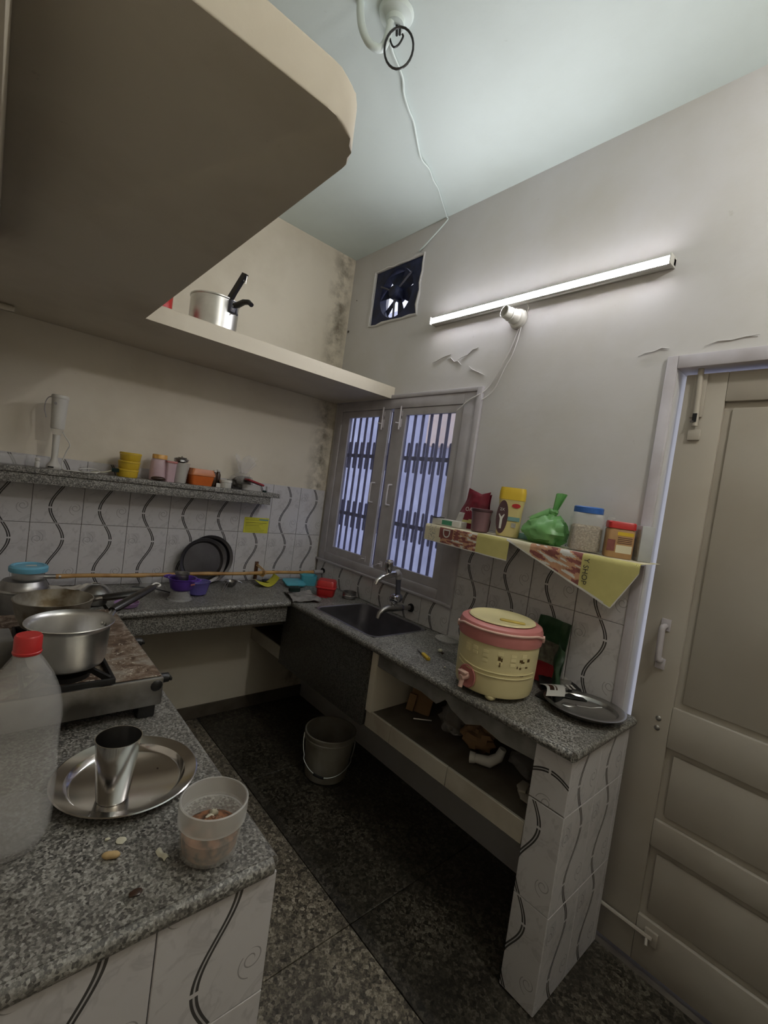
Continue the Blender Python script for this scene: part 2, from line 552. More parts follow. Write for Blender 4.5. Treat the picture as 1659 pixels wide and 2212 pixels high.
for x0, x1 in zip(xs_f, xs_f[1:]):
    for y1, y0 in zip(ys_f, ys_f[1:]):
        obj('floor_panel', B().box(x0 + .0015, x1 - .0015, y0 + .0015, y1 - .0015, -.012, 0, .0012, 1), M_floor if x0 < -.7 else M_floor_shaded, fl)

# dark skirting along the foot of the back wall
structure('baseboard_back', B().box(-1.99, -.002, -.012, -.001, .001, .075, .002), M_dirt, 'thin dark skirting along the foot of the back wall')

# loft: narrow over the back wall, wide over the stove counter, with a rounded nose
poly = [(LW + .001, -.001), (-.001, -.001), (-.001, -.560), (-1.300, -.560)]
rr = .085
for k in range(0, 10):
    a = R(0 - 90 * k / 9)
    poly.append((-1.300 - rr + rr * math.cos(a), -1.934 + rr + rr * math.sin(a)))
poly.append((LW + .001, -1.934))
structure('trim_1', B().prism(poly, 1.976, 2.043, .004), M_loft, 'cream plastered loft slab with a rounded nose running over the back wall', True)
structure('trim_2', B().box(LW + .001, -1.727, -2.4, -.9, 1.85, 1.975, .004), M_loft, 'cream plastered beam under the loft slab', True)

# plaster flakes and a peeled patch on the window wall
for (y, z, ln, a) in ((-.83, 2.155, .12, .2), (-.93, 2.165, .10, -.5), (-1.0, 2.145, .12, .35), (-1.08, 2.105, .10, -.6), (-1.85, 2.05, .10, .15), (-2.05, 2.06, .14, .06)):
    pts = [(-.0015 - .004 * random.random(), y - ln * t, z + math.sin(a) * ln * t + random.uniform(-.008, .008)) for t in (0, .25, .5, .75, 1)]
    obj('plaster_flake', B().tube(pts, [.0012, .0028, .0022, .003, .0012], 6, flat=.6), M_right, wall_right)
for (y, z, s) in ((-.02, 2.45, .02), (-.07, 2.64, .008)):
    obj('nail_mark', B().lathe([(0, .001), (s * .4, .001), (s * .35, .004), (0, .005)], 8), M_dirt, wall_right, (-.0, y, z), (0, R(-90), 0))

# ------------------------------------------------------------------ wall tiles (each one its own piece)
TW, TH = .193, .30
tile_cache = {}
def tile(parent, u0, u1, v0, v1, loc, rz):
    """one printed tile, or the cut piece u0..u1, v0..v1 of it; lies in local XZ, faces local -Y"""
    key = (round(u0, 3), round(u1, 3), round(v0, 3), round(v1, 3))
    g = .0009
    if key not in tile_cache:
        b = B().box(u0 * TW + g, u1 * TW - g, -.006, 0, v0 * TH + g, v1 * TH - g, .0012, 1)
        o = obj('tile', b, M_tile, parent, smooth=False)
        tile_cache[key] = o.data
    else:
        o = bpy.data.objects.new('tile', tile_cache[key])
        C.objects.link(o)
        o.parent = parent
    o.location = loc
    o.rotation_euler = (0, 0, rz)
    return o

ZC, ZG, ZT = .805, 1.099, 1.399
obj('tile_bed', B().box(-1.995, -.008, -.0025, -.0005, ZC, ZT - .001), M_grout, wall_back)
for k in range(11):
    x0 = -TW * (k + 1)
    u0 = 0 if x0 > LW else (LW + .005 - x0) / TW
    if u0 > .9: continue
    u1 = 1 if k else (TW - .009) / TW
    tile(wall_back, u0, u1, 0, 1, (x0, -.002, ZG), 0)
    tile(wall_back, u0, u1, .02, 1, (x0, -.002, ZG - TH), 0)
# right wall: under the window, then beside it below the little shelf
obj('tile_bed', B().box(-.0025, -.0005, -1.98, -.008, ZC, .948), M_grout, wall_right)
obj('tile_bed', B().box(-.0025, -.0005, -1.98, -1.185, .948, 1.34), M_grout, wall_right)
for k in range(11):
    y0 = -.020 - .1945 * k
    u1 = 1 if y0 - TW > -1.977 else (1.977 + y0) / TW
    if u1 < .15: continue
    if y0 - TW > -1.19:
        tile(wall_right, 0, u1, .02, .485, (-.002, y0, ZG - TH), R(-90))
    else:
        ulo = max(0, (1.19 + y0) / TW)
        if ulo > 0:
            tile(wall_right, 0, ulo, .02, .485, (-.002, y0, ZG - TH), R(-90))
        tile(wall_right, ulo, u1, .02, 1, (-.002, y0, ZG - TH), R(-90))
        tile(wall_right, ulo, u1, 0, .80, (-.002, y0, ZG), R(-90))

# ------------------------------------------------------------------ window
win = tag(bpy.data.objects.new('window_1', None), 'grey painted double casement window with iron bars beside the sink', kind='structure')
C.objects.link(win)
b = B()
y1, y0, z0, z1 = -.031, -1.164, .956, 1.974
for a in ((y1 - .06, y1, z0, z1), (y0, y0 + .075, z0, z1), (y0 + .075, y1 - .06, z0, z0 + .05), (y0 + .075, y1 - .06, z1 - .055, z1)):
    b.box(-.012, .075, *a, .003)
obj('window_frame', b, M_frame, win)
obj('window_architrave', B().box(-.02, -.0005, y0 - .03, y0 + .0, z0 - .02, z1 + .02, .004), M_frame, win)
obj('window_architrave', B().box(-.02, -.0005, y0, y1 + .02, z1, z1 + .022, .004), M_frame, win)
obj('window_sill', B().box(-.022, -.0005, y0 - .03, y1 + .02, z0 - .014, z0, .004), M_frame, win)
for side, (ya, yb, ga, gb) in enumerate(((-.095, -.552, -.168, -.466), (-.586, -1.085, -.688, -1.043))):
    ca = obj('casement', cells(sorted((ya, yb, ga, gb)), [1.008, 1.052, 1.880, 1.917], [(gb, ga, 1.052, 1.880)], lambda q, a0, a1, c0, c1: q.box(-.006, .012, a0, a1, c0, c1)), M_frame, win, smooth=False)
    obj('pane', B().box(.004, .007, gb, ga, 1.052, 1.880), M_glass, ca)
    yh = (yb + gb) / 2 + .01 if side == 0 else (ya + ga) / 2 - .012
    obj('tower_bolt', B().tube([(-.014, yh, 1.93), (-.014, yh, 1.80)], .005, 8).box(-.012, -.006, yh - .011, yh + .011, 1.812, 1.86, .001).box(-.012, -.006, yh - .011, yh + .011, 1.875, 1.905, .001).tube([(-.014, yh, 1.835), (-.034, yh + .012, 1.835)], .0035, 6), M_jamb, ca)
    obj('handle', B().tube(curve_pts([(-.006, yh, 1.49), (-.03, yh, 1.487), (-.034, yh, 1.475), (-.034, yh, 1.39), (-.03, yh, 1.378), (-.006, yh, 1.375)], 3), .005, 8), M_jamb, ca)
    obj('hook', B().tube([(-.008, yh, 1.04), (-.02, yh + .01, 1.04), (-.024, yh + .03, 1.028)], .003, 6).box(-.009, -.006, yh - .01, yh + .01, 1.025, 1.055), M_jamb, ca)
M_grille = mat('dusty_grille_paint', (.30, .30, .40), .7, col2=(.17, .17, .25), vs=20)
gr = thing('window_grille', 'dark grey iron security grille behind the casement window', 'window grille', (.06, 0, 0))
k = 0
y = -.075
while y > -1.13:
    obj('bar', B().box(0, .004, y - .010, y + .010, .958, 1.972), M_grille, gr)
    if True:
        for zc, hl in ((1.655, .085), (1.275, .085)):
            obj('short_bar', B().prism(rrect(.017, 2 * hl, .008, 4), 0, .004), M_grille, gr, (.012, y - .031, zc), (R(90), 0, R(-90)))
    k += 1
    y -= .062
for z in (1.652, 1.275):
    obj('cross_bar', B().box(.0045, .010, -1.16, -.035, z - .011, z + .011), M_iron, gr)

# what stands outside the window
tag(obj('exterior_wall', B().box(1.5, 1.6, -2.2, 3.2, -.5, 3.4), M_ext), 'pale plastered wall of the house next door outside the window', kind='structure')
tag(obj('exterior_wall_sunlit', B().box(1.38, 1.495, -1.2, .50, 1.93, 3.4), M_ext_peach), 'upper wall of the house next door, sunlight put into its peach colour', kind='structure')
tag(obj('exterior_ground', B().box(.13, 6, -5, 5, -.6, -.5), M_conc), 'grey concrete passage outside the window', kind='structure')

# ------------------------------------------------------------------ door
dr = tag(bpy.data.objects.new('door_1', None), 'beige grey panelled wooden door slightly ajar beside the tiled pillar', kind='structure')
C.objects.link(dr)
obj('door_frame', B().box(-.012, .10, -1.984, -1.950, .001, 2.032, .003), M_jamb, dr)
obj('door_frame', B().box(-.012, .10, -2.93, -1.984, 1.988, 2.032, .003), M_jamb, dr)
obj('door_frame', B().box(-.012, .10, -2.93, -2.892, .001, 1.988, .003), M_jamb, dr)
lf = obj('door_leaf', B().box(.046, .066, -2.885, -2.004, .006, 1.975), M_door, dr)
Yp0, Yp1 = -2.122, -2.77
zp = [(.165, .405), (.495, .740), (.875, 1.880)]
stiles = B()
stiles.box(.030, .046, -2.004, Yp0, .006, 1.975, .003)
stiles.box(.030, .046, -2.885, Yp1, .006, 1.975, .003)
for z0_, z1_ in ((.006, .165), (.405, .495), (.740, .875), (1.880, 1.975)):
    stiles.box(.030, .046, Yp1, Yp0, z0_, z1_, .003)
obj('stile_frame', stiles, M_door, lf)
for z0_, z1_ in zp:
    obj('door_panel', B().box(.038, .047, Yp1 + .022, Yp0 - .022, z0_ + .02, z1_ - .02, .004), M_door, lf)
tb = obj('tower_bolt', B().tube([(.018, -2.046, 2.0), (.018, -2.054, 1.80)], .009, 10).box(.021, .030, -2.068, -2.032, 1.83, 1.972, .002).box(.021, .030, -2.072, -2.036, 1.755, 1.79, .002), M_door, lf)
obj('bolt_knob', B().tube([(.018, -2.052, 1.815), (.0, -2.046, 1.812)], .004, 6), M_steel_d, lf)
obj('bolt_slot', B().box(.008, .0105, -2.058, -2.046, 1.812, 1.84), M_hole, lf)
obj('handle', B().tube(curve_pts([(.03, -2.064, 1.130), (.004, -2.064, 1.128), (-.002, -2.064, 1.115), (-.002, -2.066, 1.03), (.004, -2.066, 1.018), (.03, -2.066, 1.015)], 3), .010, 10).box(.025, .031, -2.079, -2.05, 1.115, 1.155, .002).box(.025, .031, -2.081, -2.052, .985, 1.022, .002), M_jamb, lf)
obj('bottom_bolt', B().tube([(.018, -2.010, .122), (.018, -2.175, .122)], .007, 8).box(.02, .030, -2.19, -2.15, .10, .145, .002).tube([(.018, -2.16, .122), (0, -2.165, .105)], .005, 6), M_door, lf)
for z in (.822, .79):
    obj('screw_head', B().lathe([(0, .004), (.006, .003), (.009, 0)], 12), M_steel_d, lf, (.0295, -2.088, z), (0, R(-90), 0))

# ------------------------------------------------------------------ exhaust fan in its wall opening
ef = thing('exhaust_fan', 'dark blue grimy exhaust fan set in a rough hole near the ceiling', 'fan', (.024, -.445, 2.605))
M_fan = mat('grimy_blue_metal', srgb(40, 48, 84), .55, .2, col2=srgb(20, 24, 42), vs=16)
ring = []
b = B()
n = 32
def sq(a, r):
    c, s_ = math.cos(a), math.sin(a)
    k_ = r / max(abs(c), abs(s_))
    return (k_ * c, k_ * s_)
outer = [(min(.198, max(-.198, x * 1.28)), y) for x, y in (sq(2 * PI * i / n, .158) for i in range(n))]
inner = [(.142 * math.cos(2 * PI * i / n), .142 * math.sin(2 * PI * i / n)) for i in range(n)]
rg = [[(-.02, x, z) for x, z in outer], [(-.02, x, z) for x, z in inner], [(.03, x, z) for x, z in inner], [(.03, x, z) for x, z in outer]]
rg.append(rg[0])
b.rings(rg, True, False, False)
obj('fan_plate', b, M_fan, ef)
obj('motor', B().lathe([(0, -.05), (.03, -.05), (.042, -.035), (.042, .03), (0, .03)], 20), M_fan, ef, (0, 0, 0), (0, R(90), 0))
for i in range(3):
    a = R(25 + 120 * i)
    obj('bracket', B().tube([(-.028, .03 * math.cos(a), .03 * math.sin(a)), (-.028, .15 * math.cos(a), .15 * math.sin(a))], .006, 6), M_iron, ef)
for i in range(6):
    bl = B().prism([(.03, -.020), (.130, -.056), (.136, .046), (.03, .020)], 0, .002)
    obj('blade', bl, M_fan, ef, (.006, 0, 0), (R(60 * i + 15), R(90 + 14), 0)).rotation_euler = (Matrix.Rotation(R(60 * i + 15), 3, 'X') @ Matrix.Rotation(R(22), 3, 'Y') @ Matrix(((0, 0, 1), (1, 0, 0), (0, 1, 0)))).to_euler()
rim = B()
pts = [(-.004, -.445 + x * 1.04 + random.uniform(-.006, .006), 2.605 + z * 1.04 + random.uniform(-.006, .006)) for x, z in outer]
obj('broken_plaster_edge', rim.tube(pts, [.006 + .006 * random.random() for _ in pts], 6, True, .7), M_right, wall_right)

# ------------------------------------------------------------------ lamps and wiring
tl = thing('tube_light', 'lit white LED tube light batten on the wall above the window', 'lamp', (-.001, -1.369, 2.352))
obj('batten', B().box(-.022, 0, -.556, .556, -.012, .016, .003), M_whitep, tl)
d = B()
d.rings([[(-.0405 - .007 * math.sin(PI * i / 8), yy, .002 + .013 * math.cos(PI * i / 8)) for i in range(9)] for yy in (-.550, .550)], True)
obj('side_rail', B().box(-.040, -.0225, -.550, .550, -.0125, .0165, .001), M_whitep, tl)
obj('diffuser', d, M_tube, tl)
for yy in (-.556, .550):
    obj('end_cap', B().box(-.050, 0, yy, yy + .006, -.016, .02, .002), M_whitep, tl)
bh = thing('bulb_holder', 'white angled bulb holder on a round block under the tube light', 'bulb holder', (-.001, -1.325, 2.28))
obj('base', B().lathe([(0, 0), (.042, 0), (.044, .006), (.040, .018), (.03, .022), (0, .022)], 24), M_whitep, bh, (0, 0, 0), (0, R(-90), 0))
hh = obj('holder', B().lathe([(0, .012), (.030, .012), (.032, .03), (.026, .04), (.026, .082), (.022, .084), (.020, .06), (0, .058)], 24), M_whitep, bh, (-.008, 0, 0), (0, R(-84), R(-14)))
obj('socket_ring', B().lathe([(.0265, .045), (.029, .047), (.029, .052), (.0265, .054)], 24), M_whitep, hh)
tag(obj('lamp_wire', B().tube(curve_pts([(-.006, -1.36, 2.30), (-.012, -1.372, 2.318), (-.008, -1.36, 2.338)]), .0022, 6), M_whitep), 'short white wire from tube light to bulb holder', 'wire')
tag(obj('wall_wire', B().tube(curve_pts([(-.004, -1.335, 2.24), (-.005, -1.322, 2.20), (-.004, -1.300, 2.14), (-.006, -1.275, 2.09), (-.004, -1.235, 2.02), (-.005, -1.21, 1.985), (-.020, -1.18, 1.955), (-.026, -1.13, 1.93), (-.02, -1.06, 1.885)]), .0032, 6), M_right), 'painted-over wire running from bulb holder down to the window', 'wire')
tag(obj('wall_wire', B().tube(curve_pts([(-.006, -1.345, 2.245), (-.007, -1.336, 2.18), (-.006, -1.318, 2.12), (-.008, -1.292, 2.07), (-.006, -1.262, 2.0), (-.006, -1.235, 1.96), (-.02, -1.2, 1.93)]), .0028, 6), M_right), 'second painted-over wire beside the bulb holder wire', 'wire')
tag(obj('ceiling_wire', B().tube(curve_pts([(-.865, -1.29, 2.895), (-.80, -1.235, 2.905), (-.713, -1.193, 2.905), (-.66, -1.145, 2.908), (-.60, -1.112, 2.903), (-.55, -1.085, 2.908), (-.50, -1.05, 2.905), (-.44, -1.005, 2.908), (-.385, -.974, 2.902), (-.32, -.955, 2.908), (-.26, -.925, 2.905), (-.20, -.90, 2.909), (-.13, -.862, 2.905), (-.02, -.80, 2.905), (-.005, -.795, 2.895), (-.005, -.74, 2.86), (-.006, -.66, 2.815), (-.006, -.61, 2.79)]), .004, 6), M_ceil), 'twisted painted wire crossing the ceiling to the exhaust fan', 'wire')
ch = tag(obj('ceiling_hook', B().tube(curve_pts([(-.960, -1.265, 2.913), (-.957, -1.268, 2.88), (-.948, -1.275, 2.84), (-.930, -1.288, 2.806), (-.905, -1.300, 2.797), (-.885, -1.307, 2.812), (-.880, -1.318, 2.85), (-.882, -1.325, 2.913)]), .012, 10), M_ceil), 'thick painted U-shaped fan hook hanging from ceiling', 'hook')
cr = thing('ceiling_rose', 'round ceiling outlet with loops of black wire', 'ceiling outlet', (-.865, -1.325, 2.913))
obj('plate', B().lathe([(0, 0), (.055, 0), (.05, -.012), (.03, -.02), (.028, -.035), (0, -.035)], 28), M_ceil, cr)
obj('wire_loop', B().tube([(.0 + .032 * math.sin(a) + .006, -.028 - .03 * math.sin(a), -.115 + .062 * math.cos(a) - .0) for a in [2 * PI * i / 24 for i in range(24)]], .0035, 6, True), M_black, cr)
obj('wire_loop', B().tube(curve_pts([(-.008, 0, -.03), (-.012, .004, -.07), (.0, -.004, -.10), (.014, -.012, -.09), (.022, -.02, -.065), (.016, -.02, -.06)]), .003, 6), M_black, cr)
obj('wire_end', B().tube([(.004, -.004, -.03), (.006, -.008, -.065)], .004, 6).tube([(.012, -.01, -.03), (.014, -.012, -.06)], .004, 6), M_black, cr)

M_fill_bulb = emis('fill_bulb_glass', (1.0, .965, .92), FILL_BULB_STRENGTH)
wb_ = thing('added_fill_bulb', 'added unseen fill bulb hanging on a short cord from the ceiling behind the viewer', 'lamp', (-.60, -2.85, H - .0005))  # added bulb behind the view, there to brighten the back wall
obj('ceiling_rose', B().lathe([(0, 0), (.045, 0), (.040, -.014), (.012, -.022), (0, -.022)], 24), M_whitep, wb_)
obj('cord', B().tube([(0, 0, -.02), (0, 0, -.12)], .003, 6), M_black, wb_)
obj('holder', B().lathe([(0, -.115), (.012, -.115), (.02, -.13), (.02, -.175), (0, -.175)], 20), M_black, wb_)
obj('bulb', B().lathe([(0, -.174), (.014, -.176), (.020, -.195), (.040, -.220), (.045, -.240), (.040, -.263), (.022, -.281), (0, -.285)], 24), M_fill_bulb, wb_)

# ------------------------------------------------------------------ counters
rc = thing('sink_counter', 'grey granite counter along the window wall with a sink cut in', 'counter', (0, 0, 0))
D, L = -.4375, -2.026
obj('worktop', cells([L, -1.085, -.605, -.001], [D, -.385, -.035, -.001], [(-1.085, -.605, -.385, -.035)], lambda b, a0, a1, c0, c1: b.box(c0, c1, a0, a1, .775, .805)), M_granite, rc, smooth=False)
obj('front_lip', B().tube([(D + .004, L + .004, .790), (D + .004, -.488, .790)], .0148, 10), M_granite, rc)
obj('end_lip', B().tube([(D + .004, L + .004, .790), (-.002, L + .004, .790)], .0148, 10), M_granite, rc)
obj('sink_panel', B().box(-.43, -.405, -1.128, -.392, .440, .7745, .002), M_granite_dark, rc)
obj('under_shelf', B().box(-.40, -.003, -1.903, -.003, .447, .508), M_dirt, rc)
for (ya, yb) in ((-.390, -.003), (-1.290, -1.134), (-1.592, -1.292), (-1.902, -1.594)):
    obj('front_tile', B().box(-.412, -.4005, ya, yb, .440, .512, .0015, 1), M_white_tile, rc)
obj('divider_wall', B().box(-.415, -.003, -1.162, -1.130, .5085, .7745), M_back, rc)
b = B()
ed = [(-1.905, .7745), (-1.163, .7745), (-1.163, .712), (-1.30, .706), (-1.42, .712), (-1.50, .700), (-1.54, .735), (-1.57, .712), (-1.64, .690), (-1.70, .716), (-1.78, .700), (-1.905, .706)]
b.M = Matrix(((0, 0, 1, 0), (1, 0, 0, 0), (0, 1, 0, 0), (0, 0, 0, 1)))
b.prism(ed, -.408, -.385)
obj('concrete_apron', b, M_conc, rc, smooth=False)
pl = obj('pillar', B().box(-.414, -.003, -2.014, -1.9055, .001, .7745), M_grout, rc)
def ptile(u0, u1, v0, v1, loc, rz):
    return tile(pl, u0, u1, v0, v1, loc, rz)
wp = .1145 / TW
ptile(1 - wp, 1, 0, 1, (-.414, -1.9055 + (1 - wp) * TW, .003), R(-90))
ptile(1 - wp, 1, 0, 1, (-.414, -1.9055 + (1 - wp) * TW, .303), R(-90))
# topmost front tile is laid sideways
o = tile(pl, 0, .169 / TW, .06, .06 + .1145 / TH, (0, 0, 0), 0)
o.matrix_local = Matrix(((0, 1, 0, -.414), (0, 0, -1, -1.9055 + .06 * TH), (-1, 0, 0, .774), (0, 0, 0, 1)))
for r_, (z_, v1_) in enumerate(((.003, 1), (.303, 1), (.603, .57))):
    for c_ in range(3):
        x_ = -.420 + TW * c_
        u1_ = 1 if c_ < 2 else .15
        tile(pl, 0, u1_, 0, v1_, (x_, -2.0140, z_), 0)

bc = thing('back_counter', 'grey granite counter along the back wall under the cane', 'counter', (0, 0, 0))
obj('worktop', B().box(-1.281, D - .001, -.470, -.001, .775, .805), M_granite, bc, smooth=False)
obj('front_lip', B().tube([(-1.281, -.470, .790), (D - .0125, -.470, .790)], .0148, 10), M_granite, bc)
obj('apron', B().box(-1.281, -.452, -.455, -.43, .690, .7745, .002), M_granite2, bc)

lc = thing('stove_counter', 'speckled granite counter holding the gas stove, tiled on its end', 'counter', (0, 0, 0))
obj('worktop', B().box(LW + .001, -1.296, -1.905, -.009, .775, .805), M_granite, lc, smooth=False)
obj('front_lip', B().tube([(LW + .002, -1.905, .790), (-1.296, -1.905, .790), ], .0148, 10), M_granite, lc)
obj('side_lip', B().tube([(-1.296, -1.905, .790), (-1.296, -.47, .790)], .0148, 10), M_granite, lc)
ew = obj('end_wall', B().box(LW + .001, -1.284, -1.900, -1.78, .001, .7745), M_grout, lc)
for k in range(4):
    x_ = -1.282 - TW * (k + 1)
    u0_ = 0 if x_ > LW else (LW + .003 - x_) / TW
    for z_, v0_, v1_ in ((.555, 0, .730), (.255, 0, 1), (-.045, .16, 1)):
        tile(ew, u0_, 1, v0_, v1_, (x_, -1.9005, z_), 0)
obj('lower_apron', B().box(-1.30, -1.285, -1.779, -.48, .69, .7745), M_granite2, lc)

# sink bowl and its flange
sk = thing('sink', 'dark stainless steel sink bowl set in the granite counter', 'sink', (-.210, -.845, 0))
b = B()
lv = [(.362, .492, .050, .806), (.346, .476, .050, .8075), (.338, .468, .052, .804), (.330, .460, .055, .72), (.318, .448, .06, .64), (.27, .40, .07, .622), (.10, .12, .04, .617)]
b.rings([[(x, y, z) for x, y in rrect(w_, d_, r_)] for w_, d_, r_, z in lv], True, False, True)
obj('bowl', b, M_sink, sk)
obj('drain', B().lathe([(0, .6172), (.03, .6172), (.034, .620), (.026, .6195), (0, .6185)], 20), M_chrome, sk)

# taps
tp = thing('wall_tap', 'old dull wall tap on a pipe reaching over the sink', 'tap', (0, -.93, .870))
obj('pipe', B().tube([(-.008, 0, 0), (-.05, .002, .002), (-.085, .004, .004)], .0125, 12), M_steel_d, tp)
obj('collar', B().lathe([(0, 0), (.0165, 0), (.0165, .012), (0, .012)], 8), M_iron, tp, (-.070, .003, .003), (0, R(-88), 0))
obj('flange', B().lathe([(0, .001), (.022, .001), (.020, .010), (0, .012)], 20), M_hole, tp, (-.008, 0, 0), (0, R(-90), 0))
obj('spout', B().tube([(-.080, .004, .004), (-.13, .006, .006), (-.165, .008, .006), (-.195, .010, .0), (-.214, .012, -.018), (-.220, .012, -.042)], [.016, .019, .017, .0135, .0115, .0105], 12), M_steel_d, tp)
obj('knob', B().lathe([(0, 0), (.015, 0), (.015, .012), (.024, .022), (.0275, .038), (.024, .054), (.014, .060), (0, .059)], 10), M_chrome, tp, (-.128, .006, .018), (R(5), R(-6), 0))
t2 = thing('upper_tap', 'chrome tap on a dark riser pipe standing over the lower tap', 'tap', (-.098, -.915, .893))
obj('union', B().lathe([(0, -.012), (.020, -.012), (.024, 0), (.020, .014), (0, .016)], 18), M_iron, t2, (0, 0, .030), (0, R(75), 0))
obj('riser', B().tube([(0, 0, .020), (-.006, 0, .060), (-.012, 0, .100), (-.016, 0, .135)], [.0145, .0125, .0125, .0145], 12), M_iron, t2)
obj('elbow', B().tube([(-.015, 0, .128), (-.018, 0, .150), (-.028, 0, .160), (-.044, 0, .156)], [.0165, .0185, .0185, .0160], 14), M_pipe, t2)
obj('spout', B().tube([(-.042, 0, .156), (-.065, .002, .152), (-.09, .003, .146), (-.125, .004, .138), (-.150, .005, .126), (-.160, .005, .104)], [.0155, .0170, .0165, .0130, .0110, .0100], 12), M_chrome, t2)
obj('knob', B().lathe([(0, 0), (.012, 0), (.013, .014), (.020, .028), (.0240, .062), (.021, .072), (.014, .074), (.011, .066), (0, .066)], 16), M_chrome, t2, (-.084, .004, .150), (R(6), R(-10), 0))

# ------------------------------------------------------------------ granite shelf on the back wall
gs = thing('granite_shelf', 'long grey granite wall shelf with a front apron above the tiles', 'shelf', (0, 0, 0))
obj('shelf_board', B().box(LW + .002, -.425, -.170, -.0085, 1.325, 1.349, .003), M_granite2, gs)
obj('apron', B().box(LW + .002, -.475, -.160, -.140, 1.282, 1.3245, .002), M_granite2, gs)

# ================================================================== things on the stove counter
ZL = .8055
st = thing('gas_stove', 'greasy stainless steel two-burner gas stove under the saucepan and frying pan', 'stove', (-1.515, -1.075, ZL))
obj('body', B().box(-.180, .180, -.300, .300, .034, .106, .006), mat('greasy_stove_steel', (.36, .35, .335), .36, .95, col2=(.16, .145, .125), vs=11, lo=.38, hi=.68), st)
tp_ = obj('top_plate', B().box(-.174, .174, -.294, .294, .1062, .110, .002), M_stovetop, st)
for sy in (-1, 1):
    for sx in (-1, 1):
        obj('foot', B().box(sx * .150 - .02, sx * .150 + .02, sy * .262 - .025, sy * .262 + .025, 0, .0339, .004), M_black, st)
obj('corner_plug', B().lathe([(0, .004), (.010, .003), (.014, 0)], 12), M_black, st, (.163, -.3001, .086), (R(90), 0, 0))
for ky in (-.235, .045):
    kb = obj('control_knob', B().lathe([(0, 0), (.016, 0), (.018, .006), (.013, .012), (.012, .03), (0, .031)], 16), M_black, st, (.180, ky, .074), (0, R(90), 0))
    obj('knob_grip', B().box(-.004, .004, -.015, .015, .03, .036, .001), M_black, kb)
for ky in (-.220, .045):
    bu = obj('burner', B().lathe([(.05, .001), (.05, .012), (.034, .016), (.030, .026), (0, .028)], 24), M_iron_dk, st, (-.019, ky, .110))
    ts = B()
    ts.box(-.088, .088, -.088, -.080, .0, .014, .002).box(-.088, .088, .080, .088, .0, .014, .002).box(-.088, -.080, -.080, .080, .0, .014, .002).box(.080, .088, -.080, .080, .0, .014, .002)
    obj('pan_support', ts, M_iron_dk, st, (-.019, ky, .1105))
    for a in range(4):
        obj('support_prong', B().rings([[(.03, -.004, .022), (.03, .004, .022), (.03, .004, .030), (.03, -.004, .030)], [(.066, -.004, .018), (.066, .004, .018), (.066, .004, .030), (.066, -.004, .030)], [(.112, -.004, .0), (.112, .004, .0), (.112, .004, .016), (.112, -.004, .016)]]), M_iron_dk, st, (-.019, ky, .1105), (0, 0, R(45 + 90 * a)))
tag(obj('metal_tin', B().box(-.030, .030, -.050, .050, 0, .066, .004), mat('dull_grey_tin', (.30, .29, .275), .5, .6, var=.35, vs=15), loc=(-1.662, -1.160, ZL + .1106), rot=(0, 0, R(4))), 'dull grey metal tin on the stove beside the saucepan', 'tin')
ZP = ZL + .1415

def handle_bar(b, p0, p1, r=.011):
    p0, p1 = Vector(p0), Vector(p1)
    return b.tube([p0, p0.lerp(p1, .08), p0.lerp(p1, .5), p0.lerp(p1, .92), p1], [r * .75, r, r * 1.05, r * .9, r * .6], 10, flat=.75)

sp_ = thing('saucepan', 'clean aluminium saucepan with black handle on the stove burner', 'saucepan', (-1.534, -1.295, ZP))
obj('pan', B().lathe([(0, 0), (.066, 0), (.074, .005), (.079, .02), (.081, .088), (.083, .095), (.090, .101), (.089, .103), (.082, .098), (.0785, .09), (.0765, .02), (.07, .005), (0, .004)], 48), M_alu, sp_)
obj('handle_stem', B().tube([(.074, .035, .085), (.088, .058, .092), (.105, .09, .098)], .005, 8).tube([(.080, .026, .085), (.093, .052, .092), (.108, .084, .098)], .005, 8), M_steel, sp_)
obj('handle', handle_bar(B(), (.098, .075, .098), (.235, .225, .118), .0135), M_bakelite, sp_)
obj('hanging_loop', B().tube(curve_pts([(.228, .222, .122), (.240, .238, .124), (.252, .244, .122), (.256, .236, .118), (.246, .226, .116)], 3), .003, 6), M_whitep, sp_)
for dy in (.0, .011):
    obj('rivet', B().blob((0, 0, 0), (.004, .004, .004), 10, 6, 0), M_whitep, sp_, (.0745 + dy * -.4, .020 + dy, .080))

fp = thing('frying_pan', 'browned deep frying pan with black handle on the rear burner', 'frying pan', (-1.540, -1.025, ZP))
obj('pan', B().lathe([(0, 0), (.055, 0), (.070, .010), (.084, .04), (.092, .082), (.094, .084), (.091, .085), (.082, .042), (.067, .013), (.05, .005), (0, .004)], 48), M_burnt, fp)
obj('handle_stem', B().tube([(.086, -.006, .072), (.105, -.014, .080), (.122, -.02, .083)], .006, 8), M_steel, fp)
obj('handle', handle_bar(B(), (.112, -.018, .082), (.230, -.020, .094), .0135), M_bakelite, fp)

# behind the stove
spt = thing('steel_pot', 'tarnished steel pot with a rounded shoulder behind the frying pan', 'pot', (-1.577, -.52, ZL))
obj('body', B().lathe([(0, 0), (.064, 0), (.070, .008), (.071, .118), (.0745, .122), (.0745, .132), (.068, .146), (.060, .158), (.0, .160)], 40), M_steel_d, spt)
obj('lid_rim', B().lathe([(.0746, .120), (.078, .123), (.078, .127), (.0746, .130)], 40), M_steel, spt)
bt = thing('lidded_tub', 'clear round tub with sky blue lid standing on the steel pot', 'container', (-1.567, -.52, ZL + .1605))
obj('tub', B().lathe([(0, 0), (.042, 0), (.046, .004), (.050, .036), (.048, .036), (.044, .005), (0, .003)], 32), M_clearp2, bt)
ld = obj('lid', B().lathe([(.050, .028), (.0565, .028), (.0575, .032), (.0575, .044), (.052, .050), (.044, .050), (.042, .047), (0, .047)], 32), M_sky, bt)
